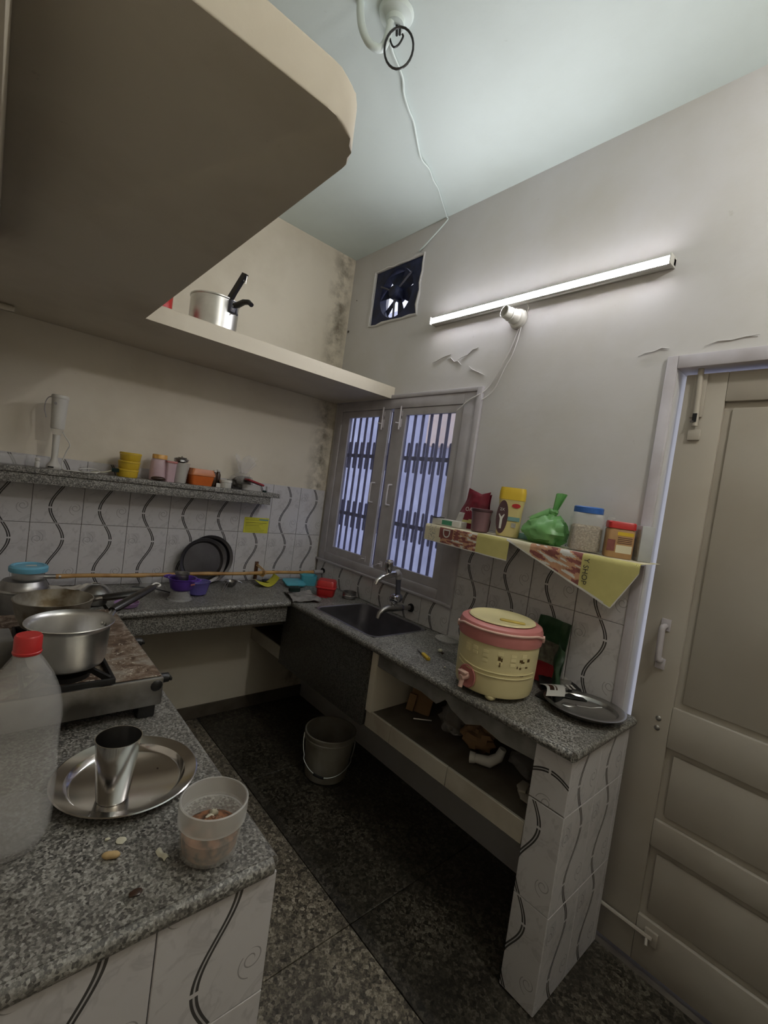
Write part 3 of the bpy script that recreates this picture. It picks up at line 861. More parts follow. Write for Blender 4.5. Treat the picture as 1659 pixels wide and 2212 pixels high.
obj('lid_label', B().prism([(-.012, -.006), (.022, -.010), (.022, .010), (-.004, .008)], .0472, .0478), M_whitep, bt)
tag(obj('kitchen_cloth', B().surf(lambda u, v: (-1.50 + u * .24, -.205 + v * .12 + .01 * math.sin(u * 9), ZL + .012 + .026 * abs(math.sin(u * 4.2 + v * 1.5)) * (1 - .5 * v) + .012 * noise.noise(Vector((u * 6, v * 6, 0)))), 24, 14, .002), M_wcloth), 'crumpled white cloth lying against the wall behind the stove', 'cloth')
lb = thing('lidded_bowl', 'small steel bowl with a domed lid behind the pan handles', 'bowl', (-1.322, -.345, ZL))
obj('bowl', B().lathe([(0, 0), (.036, 0), (.045, .008), (.052, .055), (.049, .055), (.042, .010), (0, .004)], 32), M_steel_d, lb)
obj('lid', B().lathe([(.058, .0555), (.060, .058), (.052, .066), (.034, .082), (.018, .088), (.015, .086), (0, .086)], 32), M_steel, lb)
tag(obj('lilac_dish', B().lathe([(0, 0), (.036, 0), (.044, .004), (.05, .02), (.047, .02), (.04, .006), (0, .004)], 28), M_lilac, loc=(-1.212, -.40, ZL)), 'lilac plastic dish under the black handles', 'dish')
tag(obj('paper_scrap', B().surf(lambda u, v: (-1.245 + u * .05, -.285 + v * .04, ZL + .001 + .018 * u), 4, 4, .0008), M_whitep), 'white paper scrap beside the domed lid bowl', 'paper')
tag(obj('plastic_cup', B().lathe([(0, 0), (.024, 0), (.026, .003), (.032, .066), (.030, .066), (.024, .004), (0, .003)], 28), M_clearp, loc=(-1.062, -.078, ZL)), 'clear plastic cup against the wall behind the cane', 'cup')
tag(obj('spatula', B().tube([(-1.15, -.20, ZL + .035), (-1.06, -.215, ZL + .028), (-.985, -.225, ZL + .006)], [.006, .006, .005], 8, flat=.5), M_black), 'black-handled spatula lying beside the purple colander', 'spatula')

cl = thing('clear_tub', 'clear plastic tub upside down carrying the purple colander', 'tub', (-.972, -.330, ZL))
obj('body', B().lathe([(.056, 0), (.056, .004), (.049, .008), (.042, .044), (0, .045), (0, .043), (.040, .042), (.047, .006), (.054, .002), (.056, 0)], 32), M_clearp, cl)
pc = thing('colander', 'purple plastic colander stacked on a clear tub', 'colander', (-.965, -.322, ZL + .0455))
obj('bowl', B().lathe([(0, 0), (.040, 0), (.050, .008), (.060, .05), (.0655, .054), (.066, .058), (.060, .057), (.056, .05), (.047, .010), (0, .004)], 36), M_purple, pc)
for s_ in (-1, 1):
    obj('handle', B().tube([(s_ * .060, -.024, .053), (s_ * .083, -.018, .054), (s_ * .087, 0, .054), (s_ * .083, .018, .054), (s_ * .060, .024, .053)], .0045, 8), M_purple, pc, rot=(0, 0, R(-48)))
obj('sticker', B().box(-.014, .014, -.001, 0, -.004, .004), M_pink, pc, (.032, -.052, .034), (R(-8), 0, R(32)))
tag(obj('lilac_bowl', B().lathe([(0, 0), (.034, 0), (.045, .008), (.060, .066), (.062, .068), (.058, .066), (.043, .010), (0, .004)], 32), clear('lilac_clear_plastic', srgb(120, 110, 190), .7, .25), loc=(-.868, -.262, ZL)), 'translucent lilac bowl behind the purple colander', 'bowl')
sb = thing('steel_tumbler_small', 'small ribbed steel cup set inside the purple colander', 'cup', (-.968, -.318, ZL + .0505))
obj('lower_cup', B().lathe([(0, 0), (.034, 0), (.038, .020), (.040, .034), (.036, .034), (.0, .030)], 28), M_steel, sb)
obj('upper_cup', B().lathe([(.0, .0345), (.028, .0345), (.030, .04), (.030, .068), (.034, .071), (.034, .076), (.029, .075), (.027, .06), (0, .058)], 28), M_steel_d, sb)

def steel_plate(name, label, r, loc, rot, m):
    t = thing(name, label, 'plate', loc, rot=rot, group='steel plates leaning on the back wall tiles')
    obj('plate', B().lathe([(0, 0), (r * .80, 0), (r * .84, .004), (r * .88, .016), (r * .99, .020), (r, .022), (r * .985, .0235), (r * .87, .019), (r * .82, .008), (r * .79, .0035), (0, .003)], 48), m, t)
    return t
M_dplate = mat('dark_steel_plate', (.17, .165, .175), .42, 1.0, var=.3, vs=8)
steel_plate('steel_plate', 'dark steel dinner plate leaning on tiles, hindmost of the leaning plates', .134, (-.735, -.016, ZL + .1345), (R(86), 0, R(0)), M_dplate)
steel_plate('steel_plate', 'dark steel dinner plate leaning in front of another plate by the cane', .128, (-.782, -.052, ZL + .1275), (R(84), 0, R(2)), M_dplate)

# bamboo cane on the back wall
bs = thing('bamboo_cane', 'long bamboo cane held along the tiles with a grey pipe end', 'cane', (0, -.100, .872))
pts = [(-1.44 + 1.36 * i / 20, .003 * math.sin(i * 1.3), .004 * math.sin(i * .9) * .5) for i in range(21)]
obj('cane', B().tube(pts, [.0095 if i % 5 else .0112 for i in range(21)], 10), M_bamboo, bs)
obj('pipe_end', B().tube([(-.082, 0, 0), (-.014, 0, 0)], .0135, 12), M_pipe, bs)
obj('dark_end', B().tube([(-1.56, 0, .002), (-1.42, 0, 0)], .0105, 10), M_steel_d, bs)
tag(obj('pipe_hole', B().lathe([(0, 0), (.016, 0), (.016, .005), (0, .005)], 16, 1, 1.4), M_hole, loc=(-.0085, -.100, .880), rot=(0, R(-90), 0)), 'dark pipe hole in the corner beside the cane', 'hole')
bk = thing('cane_bracket', 'rusty iron bracket tied round the bamboo cane', 'bracket', (-.437, -.009, .87))
obj('plate', B().box(-.011, .011, -.006, 0, -.055, .052, .001), M_rust, bk)
obj('tie', B().tube([(.002, -.008, .038), (.006, -.05, .028), (.004, -.100, .020), (.008, -.114, 0), (.004, -.100, -.014), (0, -.04, -.022), (0, -.008, -.03)], .003, 6).tube([(-.004, -.008, .03), (0, -.06, .022), (-.003, -.104, .014), (-.004, -.113, -.004), (.0, -.06, -.02)], .003, 6).box(-.006, .006, -.098, -.006, -.020, -.016), M_bamboo, bk)

# yellow notice on the tiles
M_lines = mat('grey_print', srgb(120, 118, 60), .8)
nt = tag(obj('notice_sheet', B().box(-.548, -.392, -.0100, -.0085, 1.096, 1.188), M_note), 'yellow printed notice stuck on the back wall tiles', 'notice')
for i in range(9):
    z_ = 1.172 - i * .0085
    if i == 1:
        continue
    obj('print_line', B().box(-.540, -.402 - random.uniform(0, .05), -.0104, -.0100, z_, z_ + .0016 + (.001 if i in (2, 4) else 0)), M_lines, nt)
obj('print_heading', B().box(-.455, -.396, -.0105, -.0100, 1.172, 1.181), M_teal, nt)

# small things on the back counter
ts = thing('tea_strainer', 'round steel tea strainer with wire handle on the back counter', 'strainer', (-.640, -.135, ZL))
obj('cup', B().lathe([(0, 0), (.014, .001), (.024, .010), (.031, .028), (.036, .031), (.036, .034), (.029, .031), (.022, .012), (0, .004)], 28), M_steel_d, ts)
obj('handle', B().tube([(-.030, -.018, .031), (-.055, -.05, .018), (-.09, -.10, .004), (-.098, -.115, .004), (-.090, -.118, .004), (-.078, -.10, .004), (-.045, -.055, .014), (-.026, -.026, .030)], .0025, 6), M_steel, ts)
obj('rest_hook', B().tube([(.034, .0, .031), (.055, -.004, .026), (.062, -.006, .018)], .003, 6), M_steel, ts)
tag(obj('yellow_paper', B().surf(lambda u, v: (-.498 + u * .135 + v * .02, -.195 + v * .11 + .02 * u, ZL + .004 + .050 * (2 * u - 1) ** 2 * (.45 + .55 * u)), 20, 6, .0008), M_note), 'curled yellow leaflet lying under the cane bracket', 'paper')
tag(obj('black_dish', B().lathe([(0, 0), (.034, 0), (.042, .012), (.040, .012), (.032, .003), (0, .002)], 24), M_black, loc=(-.375, -.070, ZL)), 'flat black dish behind the yellow leaflet', 'dish')
tag(obj('turquoise_tray', B().prism(rrect(.125, .105, .018), 0, .010, .003), M_cyan, loc=(-.262, -.175, ZL + .018), rot=(R(9), 0, R(-10))), 'flat turquoise box lid lying on the counter corner', 'lid')
tag(obj('green_board', B().prism(rrect(.12, .07, .008), 0, .006, .001), M_onion, loc=(-.20, -.115, ZL), rot=(0, 0, R(20))), 'pale chopping board under the turquoise lid', 'board')
tq = thing('turquoise_box', 'turquoise open plastic box in the corner behind the red box', 'box', (-.150, -.155, ZL), R(-20))
obj('box', B().rings([[(x, y, z) for x, y in rrect(w_, w_ * .8, .014)] for w_, z in ((.085, 0), (.10, .062), (.096, .062), (.082, .004))], True, True, True), M_cyan, tq)
rb = thing('red_lunch_box', 'red plastic lunch box beside the sink', 'lunch box', (-.182, -.405, ZL), R(-42))
obj('base', B().rings([[(x, y, z) for x, y in rrect(w_, d_, .02)] for w_, d_, z in ((.092, .078, 0), (.100, .086, .006), (.106, .092, .043))]), M_red, rb)
obj('lid', B().rings([[(x, y, z) for x, y in rrect(w_, d_, .02)] for w_, d_, z in ((.106, .092, .0435), (.117, .103, .0465), (.117, .103, .053), (.110, .096, .056), (.108, .094, .080), (.096, .082, .090))]), M_red, rb)
obj('flap', B().box(-.058, .02, -.068, -.051, .0, .005, .001), M_red_dk, rb)
tag(obj('dish_cloth', B().surf(lambda u, v: (-.455 + u * .15 + v * .055, -.505 + v * .20 - u * .045, ZL + .004 + .016 * abs(math.sin(3.1 * v + u)) + .012 * noise.noise(Vector((u * 5, v * 5, 3)))), 22, 22, .003), M_cloth), 'grey dirty dishcloth lying at the sink corner', 'cloth')
tag(obj('scourer', B().prism(rrect(.062, .042, .008), 0, .022, .004), M_sponge, loc=(-.375, -.375, ZL + .026), rot=(R(4), R(-3), R(-22))), 'dark green scouring pad on the grey dishcloth', 'scourer')
rg_ = thing('steel_ring_bowl', 'small dull steel bowl beside the red lunch box', 'bowl', (-.075, -.490, ZL))
obj('bowl', B().lathe([(0, 0), (.036, 0), (.039, .003), (.040, .036), (.042, .038), (.038, .038), (.037, .005), (0, .003)], 28), M_steel_d, rg_)
obj('band', B().lathe([(.0402, .014), (.0412, .016), (.0412, .020), (.0402, .022)], 28), M_chrome, rg_)

# ================================================================== near end of the stove counter
pt = thing('round_tray', 'round stainless steel plate under the tall tumbler', 'plate', (-1.455, -1.592, ZL))
obj('dish', B().lathe([(0, .001), (.098, .001), (.102, .003), (.108, .013), (.121, .016), (.128, .019), (.1295, .0205), (.127, .0215), (.118, .0185), (.106, .0155), (.099, .005), (.095, .0032), (0, .003)], 72), M_steel_br, pt)
obj('food_scrap', B().blob((0, 0, 0), (.005, .0035, .002), 8, 6, .4), M_brown, pt, (-.083, -.058, .005))
obj('food_scrap', B().blob((0, 0, 0), (.002, .002, .001), 6, 4, .3), M_brown, pt, (.060, .010, .004))
tag(obj('steel_tumbler', B().lathe([(0, 0), (.026, 0), (.0275, .003), (.0385, .117), (.0392, .1185), (.0378, .1185), (.0265, .004), (0, .003)], 48), M_steel_br, loc=(-1.487, -1.632, ZL + .0034)), 'tall tapered steel tumbler standing on the round plate', 'tumbler')
fb = thing('food_tub', 'round clear plastic tub half full of leftovers', 'tub', (-1.381, -1.838, ZL))
obj('tub', B().lathe([(0, 0), (.038, 0), (.046, .006), (.049, .03), (.0505, .058), (.0535, .060), (.0545, .075), (.0545, .092), (.0525, .093), (.0515, .078), (.0515, .063), (.0485, .058), (.047, .03), (.044, .008), (.036, .004), (0, .003)], 48), M_clearp2, fb)
obj('rim', B().lathe([(.0508, .0602), (.0548, .0602), (.0556, .075), (.0556, .0925), (.0535, .0940), (.0522, .0930), (.0528, .078), (.0510, .063)], 48), clear('frosted_rim', (.66, .65, .63), .42, .3), fb)
obj('leftovers', B().lathe([(0, .0045), (.038, .0047), (.044, .014), (.0455, .03), (.046, .038), (.034, .044), (.015, .047), (0, .046)], 40), M_food, fb)
for i in range(9):
    a, r_ = random.uniform(0, 6.28), random.uniform(0, .03)
    obj('food_chunk', B().blob((0, 0, 0), (.006 + .004 * random.random(), .005, .004 + .004 * random.random()), 8, 6, .5, 3, i), M_food if i % 3 else M_onion, fb, (r_ * math.cos(a), r_ * math.sin(a), .0475))
bo = thing('plastic_bottle', 'clear two-litre plastic bottle with a red cap', 'bottle', (-1.640, -1.662, ZL))
obj('bottle', B().lathe([(0, .012), (.02, .010), (.034, .002), (.045, .001), (.053, .012), (.056, .03), (.056, .10), (.0555, .13), (.054, .16), (.055, .19), (.056, .205), (.0545, .225), (.049, .25), (.038, .278), (.026, .298), (.0185, .310), (.0165, .318), (.0165, .324), (.0145, .324), (.0165, .308), (.036, .276), (.047, .249), (.0525, .224), (.054, .2), (.052, .16), (.054, .10), (.054, .03), (.05, .014), (.0, .016)], 48), M_bottle, bo)
obj('cap', B().lathe([(.0185, .314), (.0195, .316), (.0195, .318), (.0185, .319), (.0185, .341), (.0165, .344), (0, .344)], 32), M_red, bo)
obj('base_water', B().lathe([(0, .017), (.048, .016), (.052, .022), (.0525, .05), (0, .05)], 32), clear('water', (.7, .7, .7), .16, .05), bo)
tag(obj('peanut', B().blob((0, 0, .006), (.014, .0065, .006), 16, 10, .08, 2, 1, lambda p, d: Vector((p.x, p.y * (1 - .25 * math.exp(-(p.x / .004) ** 2)), p.z))), M_peanut, loc=(-1.515, -1.776, ZL), rot=(0, 0, R(-25))), 'unshelled peanut lying on the granite', 'peanut')
tag(obj('onion_scrap', B().blob((0, 0, .0012), (.008, .0085, .0012), 12, 6, .2, 2, 3), M_onion, loc=(-1.494, -1.746, ZL)), 'round pale vegetable slice on the granite near the plate', 'food scrap')
tag(obj('garlic_peel', B().surf(lambda u, v: ((u - .5) * .010, (v - .5) * .026, .0015 + .004 * math.sin(u * 3) + .002 * math.sin(v * 7)), 6, 8, .0006), M_onion, loc=(-1.447, -1.812, ZL), rot=(0, 0, R(15))), 'translucent strip of peel beside the leftovers tub', 'food scrap')
for i, (x, y, lab) in enumerate(((-1.512, -1.733, 'tiny white crumb at the near rim of the plate'), (-1.338, -1.79, 'white crumb behind the leftovers tub'), (-1.508, -1.455, 'white crumb between stove and plate'))):
    tag(obj('crumb', B().blob((0, 0, .0018), (.0045, .003, .0018), 8, 6, .4, 3, i), M_onion, loc=(x, y, ZL)), lab, 'food scrap')
tag(obj('dark_crumb', B().blob((0, 0, .002), (.010, .006, .002), 10, 6, .4, 3, 8), M_brown, loc=(-1.497, -1.862, ZL)), 'dark burnt crumb near the counter front edge', 'food scrap')

# ================================================================== sink counter, beyond the sink
co = thing('water_cooler', 'cream insulated water cooler with dusty pink rim and tap', 'water cooler', (-.300, -1.652, ZL), R(212))
b = B().lathe([(0, .014), (.120, .014), (.130, .020), (.134, .035), (.137, .10), (.139, .195), (.136, .198), (0, .198)], 64)
obj('body', b, M_cream, co)
obj('rim', B().lathe([(.1385, .190), (.1435, .192), (.1450, .205), (.1445, .232), (.139, .246), (.128, .252), (.116, .253), (.108, .248), (0, .248)], 64), M_pink, co)
lidp = obj('lid', B().lathe([(.112, .2535), (.116, .256), (.112, .260), (.100, .2605), (.096, .258), (0, .258)], 64), M_cream, co)
obj('lid_grip', B().prism(rrect(.022, .085, .010), 0, .004, .001), mat('lid_grip_yellow', srgb(206, 182, 96), .4), lidp, (.046, .036, .2585))
obj('carry_handle', B().tube([(.1475 * math.cos(R(a)), .1475 * math.sin(R(a)), .214 + (.022 if abs(a) < 55 else .022 - .0012 * (abs(a) - 55) * .6)) for a in range(-75, 76, 6)], .0042, 8), M_palepink, co)
for a in (-82, 82):
    obj('handle_pivot', B().lathe([(0, 0), (.012, 0), (.012, .006), (0, .008)], 16), M_palepink, co, (.1445 * math.cos(R(a)), .1445 * math.sin(R(a)), .215), (0, R(90), R(a)))
for a in (0, 120, 240):
    obj('foot', B().blob((0, 0, 0), (.024, .020, .0145), 16, 10, 0), M_cream, co, (.108 * math.cos(R(a)), .108 * math.sin(R(a)), .0145))
ta = R(-38)
cup = obj('tap_recess', B().lathe([(0, -.003), (.030, -.003), (.036, .002), (.039, .006), (.036, .008), (.030, .004), (0, .003)], 32), M_pink, co, (.134 * math.cos(ta), .134 * math.sin(ta), .062), (0, R(90), ta))
tpp = obj('tap', B().tube([(.134, 0, .062), (.155, 0, .063), (.170, 0, .060)], [.012, .013, .010], 12).tube([(.160, 0, .062), (.163, 0, .040), (.165, 0, .028)], [.009, .008, .008], 10).tube([(.158, 0, .062), (.160, .0, .078)], [.006, .009], 10).box(.150, .170, -.018, .018, .076, .082, .002), M_palepink, co, rot=(0, 0, ta))
for zz in (.088, .102):
    obj('moulded_groove', B().tube([((.1375 + .0012) * math.cos(R(a)), (.1375 + .0012) * math.sin(R(a)), zz + .02 * ((a + 10) / 60) ** 2 * (1 if a < -10 else .15)) for a in range(-62, 70, 6)], .0022, 6), M_cream, co)
def patch(b, a0, a1, z0, z1, r0, n=4):
    for k in range(n):
        a, c_ = R(a0 + (a1 - a0) * k / n), R(a0 + (a1 - a0) * (k + 1) / n)
        rr_ = lambda z: .134 + (.139 - .134) * (z - .035) / .16 + .0016
        b.rings([[(rr_(z) * math.cos(t), rr_(z) * math.sin(t), z) for t in (a, c_)] + [((rr_(z) - .002) * math.cos(t), (rr_(z) - .002) * math.sin(t), z) for t in (c_, a)] for z in (z0, z1)])
    return b
M_wear = mat('pale_worn_print', srgb(232, 220, 172), .5)
M_pbrown = mat('brown_worn_print', srgb(92, 70, 34), .6)
for i, a in enumerate((-48, -34, -18, 2, 20, 36)):
    for j, z in enumerate((.132, .148, .162)):
        if (i, j) in ((0, 0), (3, 1), (5, 1), (1, 0)): continue
        hgt = .009 + .003 * ((i + j) % 2)
        obj('print_patch', patch(B(), a, a + 7.5, z, z + hgt, 0), M_wear, co)
for a0, a1, z0, z1 in ((3, 6.5, .146, .158), (7, 9, .143, .155), (5, 7, .126, .140), (33, 38, .148, .156), (36, 41, .145, .150), (46, 50, .148, .158), (30, 31.5, .126, .134), (34, 37, .124, .130), (44, 48, .127, .132), (33, 36, .100, .102), (37, 43, .099, .104), (45, 52, .103, .106)):
    obj('print_mark', patch(B(), a0, a1, z0, z1, 0, 2), M_pbrown, co)

gp = thing('green_packet', 'crumpled dark green food packet leaning on tiles behind the cooler', 'packet', (-.056, -1.708, ZL + .004), R(-90))
def gfn(u, v):
    t = .020 * math.sin(PI * min(1, v * 1.15)) * math.sin(PI * u)
    return ((u - .5) * (.145 - .02 * v) + .012 * v, t * .9 - .012 + .025 * v + .004 * noise.noise(Vector((u * 6, v * 8, 1))), v * .250 - .012 * abs(u - .3) * v)
gpb = B().surf(gfn, 18, 24, .004, lambda u, v: 0 if v > .62 or u > .80 else (1 if v > .28 else 2))
obj('packet', gpb, [M_greenpk, mat('packet_print_grey', srgb(116, 112, 98), .5, col2=srgb(60, 54, 48), vs=40), M_red_dk], gp, rot=(R(180 - 180), 0, 0))
obj('packet_fold', B().surf(lambda u, v: (.055 + .03 * u + .006 * math.sin(v * 9), -.030 - .012 * math.sin(u * 3), .02 + v * .16 - .03 * u), 8, 16, .002), M_greenpk, gp)
tag(obj('clear_bag_scrap', B().surf(lambda u, v: (-.060 - .035 * math.sin(2.5 * u), -1.770 - .05 * u - .015 * v, ZL + .002 + v * (.085 - .03 * u) + .006 * noise.noise(Vector((u * 5, v * 5, 4)))), 12, 12, .0008), M_film), 'scrap of clear wrapping beside the green packet', 'wrapper')
bp1 = thing('black_packet', 'black snack packet lying beside the cooler', 'packet', (-.076, -1.800, ZL + .006), R(-48))
obj('packet', B().surf(lambda u, v: ((u - .5) * .15, (v - .5) * .105, .003 + .014 * math.sin(PI * u) * math.sin(PI * v) + .05 * (v ** 3) * .5 + .003 * noise.noise(Vector((u * 7, v * 7, 2)))), 18, 14, .003), M_black, bp1)
for i in range(4):
    obj('print_mark', B().box(-.03 + .018 * i, -.022 + .018 * i, -.02 + .008 * (i % 2), .006 + .006 * i, .0, .001), M_whitep, bp1, (0.01, -.01, .0235), (0, 0, R(8)))
bp2 = thing('white_packet', 'torn black and white printed packet on top of the black packet', 'packet', (-.155, -1.800, ZL + .026), R(-52))
obj('packet', B().surf(lambda u, v: ((u - .5) * .060 + .012 * math.sin(v * 3), (v - .5) * .135, .008 + .012 * math.sin(PI * v) + .010 * (u - .5) - .012 * v), 12, 18, .0018, lambda u, v: 1 if (.2 < u < .62 and .30 < v < .86 and not (.42 < u < .5)) else 0), [M_paper_w, M_brown], bp2)
tag(obj('black_pouch', B().surf(lambda u, v: (-.205 + u * .085, -1.768 - v * .075 + .01 * u, ZL + .003 + .022 * math.sin(PI * u) * math.sin(PI * v)), 12, 10, .003), M_black), 'black crumpled pouch at the foot of the cooler', 'packet')
pl2 = thing('steel_thali', 'dull steel plate at the counter end by the door', 'plate', (-.152, -1.918, ZL + .003), rot=(R(-2), R(2), 0))
obj('dish', B().lathe([(0, .002), (.095, .002), (.102, .006), (.108, .016), (.128, .021), (.1305, .023), (.127, .0245), (.105, .0195), (.098, .009), (.092, .005), (0, .005)], 56), M_steel, pl2)
sp2 = thing('spoon', 'steel spoon lying in the plate by the door', 'spoon', (-.165, -1.915, ZL + .010), R(-36))
obj('handle', B().tube([(-.02, 0, .014), (.03, 0, .010), (.07, 0, .016)], [.004, .003, .005], 8, flat=.4), M_steel, sp2)
obj('bowl', B().blob((-.045, 0, .012), (.026, .015, .005), 14, 8, 0), M_steel_d, sp2)
kn = thing('paper_knife', 'yellow-handled small knife lying on the counter by the sink', 'knife', (-.318, -1.330, ZL + .005), R(-113))
obj('handle', B().prism(rrect(.062, .014, .003), -.004, .005, .001), M_yellow, kn, (.020, 0, 0))
obj('blade', B().prism([(-.010, -.005), (-.010, .005), (-.052, .003), (-.060, -.004)], -.0008, .0008), M_steel_d, kn)
obj('hanging_hole', B().lathe([(0, .0053), (.0025, .0053), (.0025, .0058), (0, .0058)], 10), M_hole, kn, (.044, 0, 0))
tag(obj('garlic_clove', B().blob((0, 0, .008), (.011, .009, .008), 14, 10, .2, 2, 5), M_onion, loc=(-.215, -1.328, ZL)), 'white garlic piece on the counter between sink and cooler', 'garlic')
tag(obj('garlic_scrap', B().blob((0, 0, .004), (.007, .004, .004), 10, 8, .3, 2, 6), M_brown, loc=(-.222, -1.348, ZL)), 'dark scrap lying beside the white garlic piece', 'food scrap')
for i, (x, y, lab) in enumerate(((-.15, -1.395, 'white crumb near the wall behind the cooler'), (-.33, -1.455, 'pale crumb at the cooler foot'))):
    tag(obj('crumb', B().blob((0, 0, .003), (.006, .004, .003), 8, 6, .4, 3, i + 20), M_onion, loc=(x, y, ZL)), lab, 'food scrap')
tag(obj('plastic_saucer', B().lathe([(0, 0), (.040, 0), (.058, .012), (.060, .014), (.055, .013), (.038, .003), (0, .003)], 32), M_clearp2, loc=(-.070, -1.245, ZL)), 'cloudy plastic saucer against the tiles behind the cooler', 'saucer')

# ================================================================== under the sink counter
US = .509
tag(obj('cardboard_piece', B().box(-.05, .05, -.006, .006, 0, .14).box(-.052, -.02, -.03, -.008, 0, .07), M_card, loc=(-.215, -1.255, US), rot=(R(-14), R(6), R(-62))), 'brown cardboard piece leaning inside the shelf beside the divider', 'cardboard')
tag(obj('steel_rod_scrap', B().tube([(-.28, -1.29, US + .004), (-.22, -1.34, US + .004)], .003, 6), M_steel), 'short bright strip lying on the under shelf', 'scrap')
wb = thing('wrapped_bundle', 'crumpled clear bag of rubbish on the under shelf', 'bag', (-.19, -1.440, US))
obj('bag', B().blob((0, 0, .055), (.06, .065, .055), 22, 14, .5, 2.2, 4), M_film, wb)
obj('contents', B().blob((0, 0, .040), (.042, .045, .038), 16, 10, .5, 2.5, 5), M_dirt, wb)
tag(obj('paper_bag', B().blob((0, 0, .045), (.055, .07, .045), 20, 12, .55, 2.4, 9), M_card, loc=(-.205, -1.572, US)), 'torn brown paper bag crumpled on the under shelf', 'bag')
tr = thing('white_pump', 'white plastic nozzle piece lying on the under shelf', 'nozzle', (-.275, -1.672, US), R(-60))
obj('barrel', B().tube([(-.05, 0, .022), (.0, 0, .024), (.03, 0, .05), (.04, 0, .085)], [.016, .020, .017, .013], 12), M_whitep, tr)
obj('tip', B().tube([(-.05, 0, .022), (-.07, 0, .020)], [.018, .021], 12), M_whitep, tr)
tag(obj('clear_pouch', B().blob((0, 0, .035), (.06, .075, .035), 20, 12, .5, 2.4, 12), M_film, loc=(-.165, -1.775, US)), 'clear plastic pouch sagging on the under shelf near the pillar', 'bag')
for i, (x, y, a, lab) in enumerate(((-.27, -1.81, 20, 'broken tile shard resting on others by the pillar'), (-.25, -1.84, -30, 'larger flat tile shard under the pile by the pillar'), (-.30, -1.835, 60, 'small pale shard in front of the pile by the pillar'))):
    tag(obj('tile_shard', B().prism([(-.03, -.014), (.026, -.018), (.034, .008), (-.008, .02), (-.032, .008)], 0, .007, .001), M_white_tile, loc=(x, y, US + .0075 * (1 - i) + .0085 * (i == 2) + (.0 if i != 1 else 0) + (.001 if i < 2 else -.0005)), rot=(0, 0, R(a))), lab, 'shard')

# bucket on the floor
bu = thing('bucket', 'grey plastic paint bucket with wire handle on the floor', 'bucket', (-.315, -.790, .0005))
obj('pail', B().lathe([(0, 0), (.098, 0), (.104, .004), (.122, .185), (.127, .187), (.128, .200), (.124, .203), (.124, .214), (.129, .216), (.1295, .226), (.126, .229), (.121, .226), (.101, .006), (0, .005)], 48), M_bucket, bu)
obj('bail_wire', B().tube([(.129 * math.cos(R(a)) * (1.06 if abs(a - 232) < 60 else 1.0), .129 * math.sin(R(a)) * (1.06 if abs(a - 232) < 60 else 1.0), .195 - .135 * math.sin(PI * (a - 140) / 184) ** .8) for a in range(140, 325, 6)], .0022, 6), M_steel, bu)
obj('bail_grip', B().tube([(.1385 * math.cos(R(a)), .1385 * math.sin(R(a)), .195 - .135 * math.sin(PI * (a - 140) / 184) ** .8) for a in (208, 214, 220, 226, 230)], .006, 8), M_black, bu)

# ================================================================== on the granite wall shelf
ZS = 1.3495
tr1 = thing('clear_tray', 'long shallow clear plastic tray at the far end of the granite shelf', 'tray', (-1.72, -.085, ZS))
obj('tray', B().rings([[(x, y, z) for x, y in rrect(w_, d_, .012)] for w_, d_, z in ((.26, .11, 0), (.272, .12, .042), (.268, .116, .042), (.256, .106, .003))]), M_clearp, tr1)
tr2 = thing('clear_box', 'clear plastic box behind the hand blender', 'box', (-1.545, -.075, ZS))
obj('box', B().rings([[(x, y, z) for x, y in rrect(w_, d_, .01)] for w_, d_, z in ((.075, .08, 0), (.082, .088, .046), (.079, .085, .046), (.072, .077, .003))]), M_clearp, tr2)
tag(obj('small_white_bottle', B().lathe([(0, 0), (.008, 0), (.009, .002), (.009, .022), (.006, .025), (.006, .028), (.009, .030), (.009, .040), (0, .041)], 16), M_whitep, loc=(-1.548, -.145, ZS)), 'tiny white bottle in front of the clear box', 'bottle')
hb = thing('hand_blender', 'white upright stick hand blender on the granite shelf', 'hand blender', (-1.490, -.120, ZS), R(-35))
obj('blade_guard', B().lathe([(.024, 0), (.0265, .004), (.0265, .013), (.024, .020), (.016, .030), (.0125, .042), (.012, .050), (.0, .050), (0, .03), (.02, .012), (.022, 0)], 32), M_whitep, hb)
obj('guard_slot', B().box(-.011, .011, -.0275, -.0255, .006, .011), M_hole, hb, rot=(0, 0, R(8)))
obj('shaft', B().lathe([(0, .049), (.0118, .049), (.0130, .12), (.0145, .148), (0, .148)], 24), M_whitep, hb)
obj('collar', B().lathe([(0, .147), (.0150, .147), (.022, .168), (.023, .174), (0, .174)], 28), M_clearp2, hb)
mb = obj('motor_body', B().lathe([(0, .173), (.0235, .173), (.0255, .178), (.0265, .22), (.0290, .27), (.0305, .302), (0, .303)], 32), M_whitep, hb)
obj('top_cap', B().lathe([(.0310, .300), (.0325, .302), (.0325, .312), (.0300, .316), (0, .318)], 32), M_whitep, hb)
obj('power_button', B().lathe([(0, 0), (.006, 0), (.006, .003), (0, .004)], 14), M_pipe, hb, (.0, -.0285, .278), (R(90), 0, R(10)))
obj('name_plate', B().box(-.006, .006, -.0272, -.0266, .252, .255), M_pipe, hb, rot=(0, 0, R(14)))
obj('hang_loop', B().tube(curve_pts([(-.026, -.010, .308), (-.038, -.016, .300), (-.045, -.02, .28), (-.046, -.021, .25), (-.038, -.018, .215)]), .0022, 6), M_pipe, hb)
obj('power_cord', B().tube(curve_pts([(.016, .012, .165), (.03, .0, .150), (.052, -.01, .13), (.062, -.01, .11), (.05, -.006, .085), (.04, -.01, .04), (.05, -.02, .006), (.09, -.01, .004), (.14, .03, .004), (.16, .06, .012), (.12, .07, .02), (.09, .03, .014), (.12, -.0, .008), (.17, .02, .005)]), .0024, 6), M_whitep, hb)
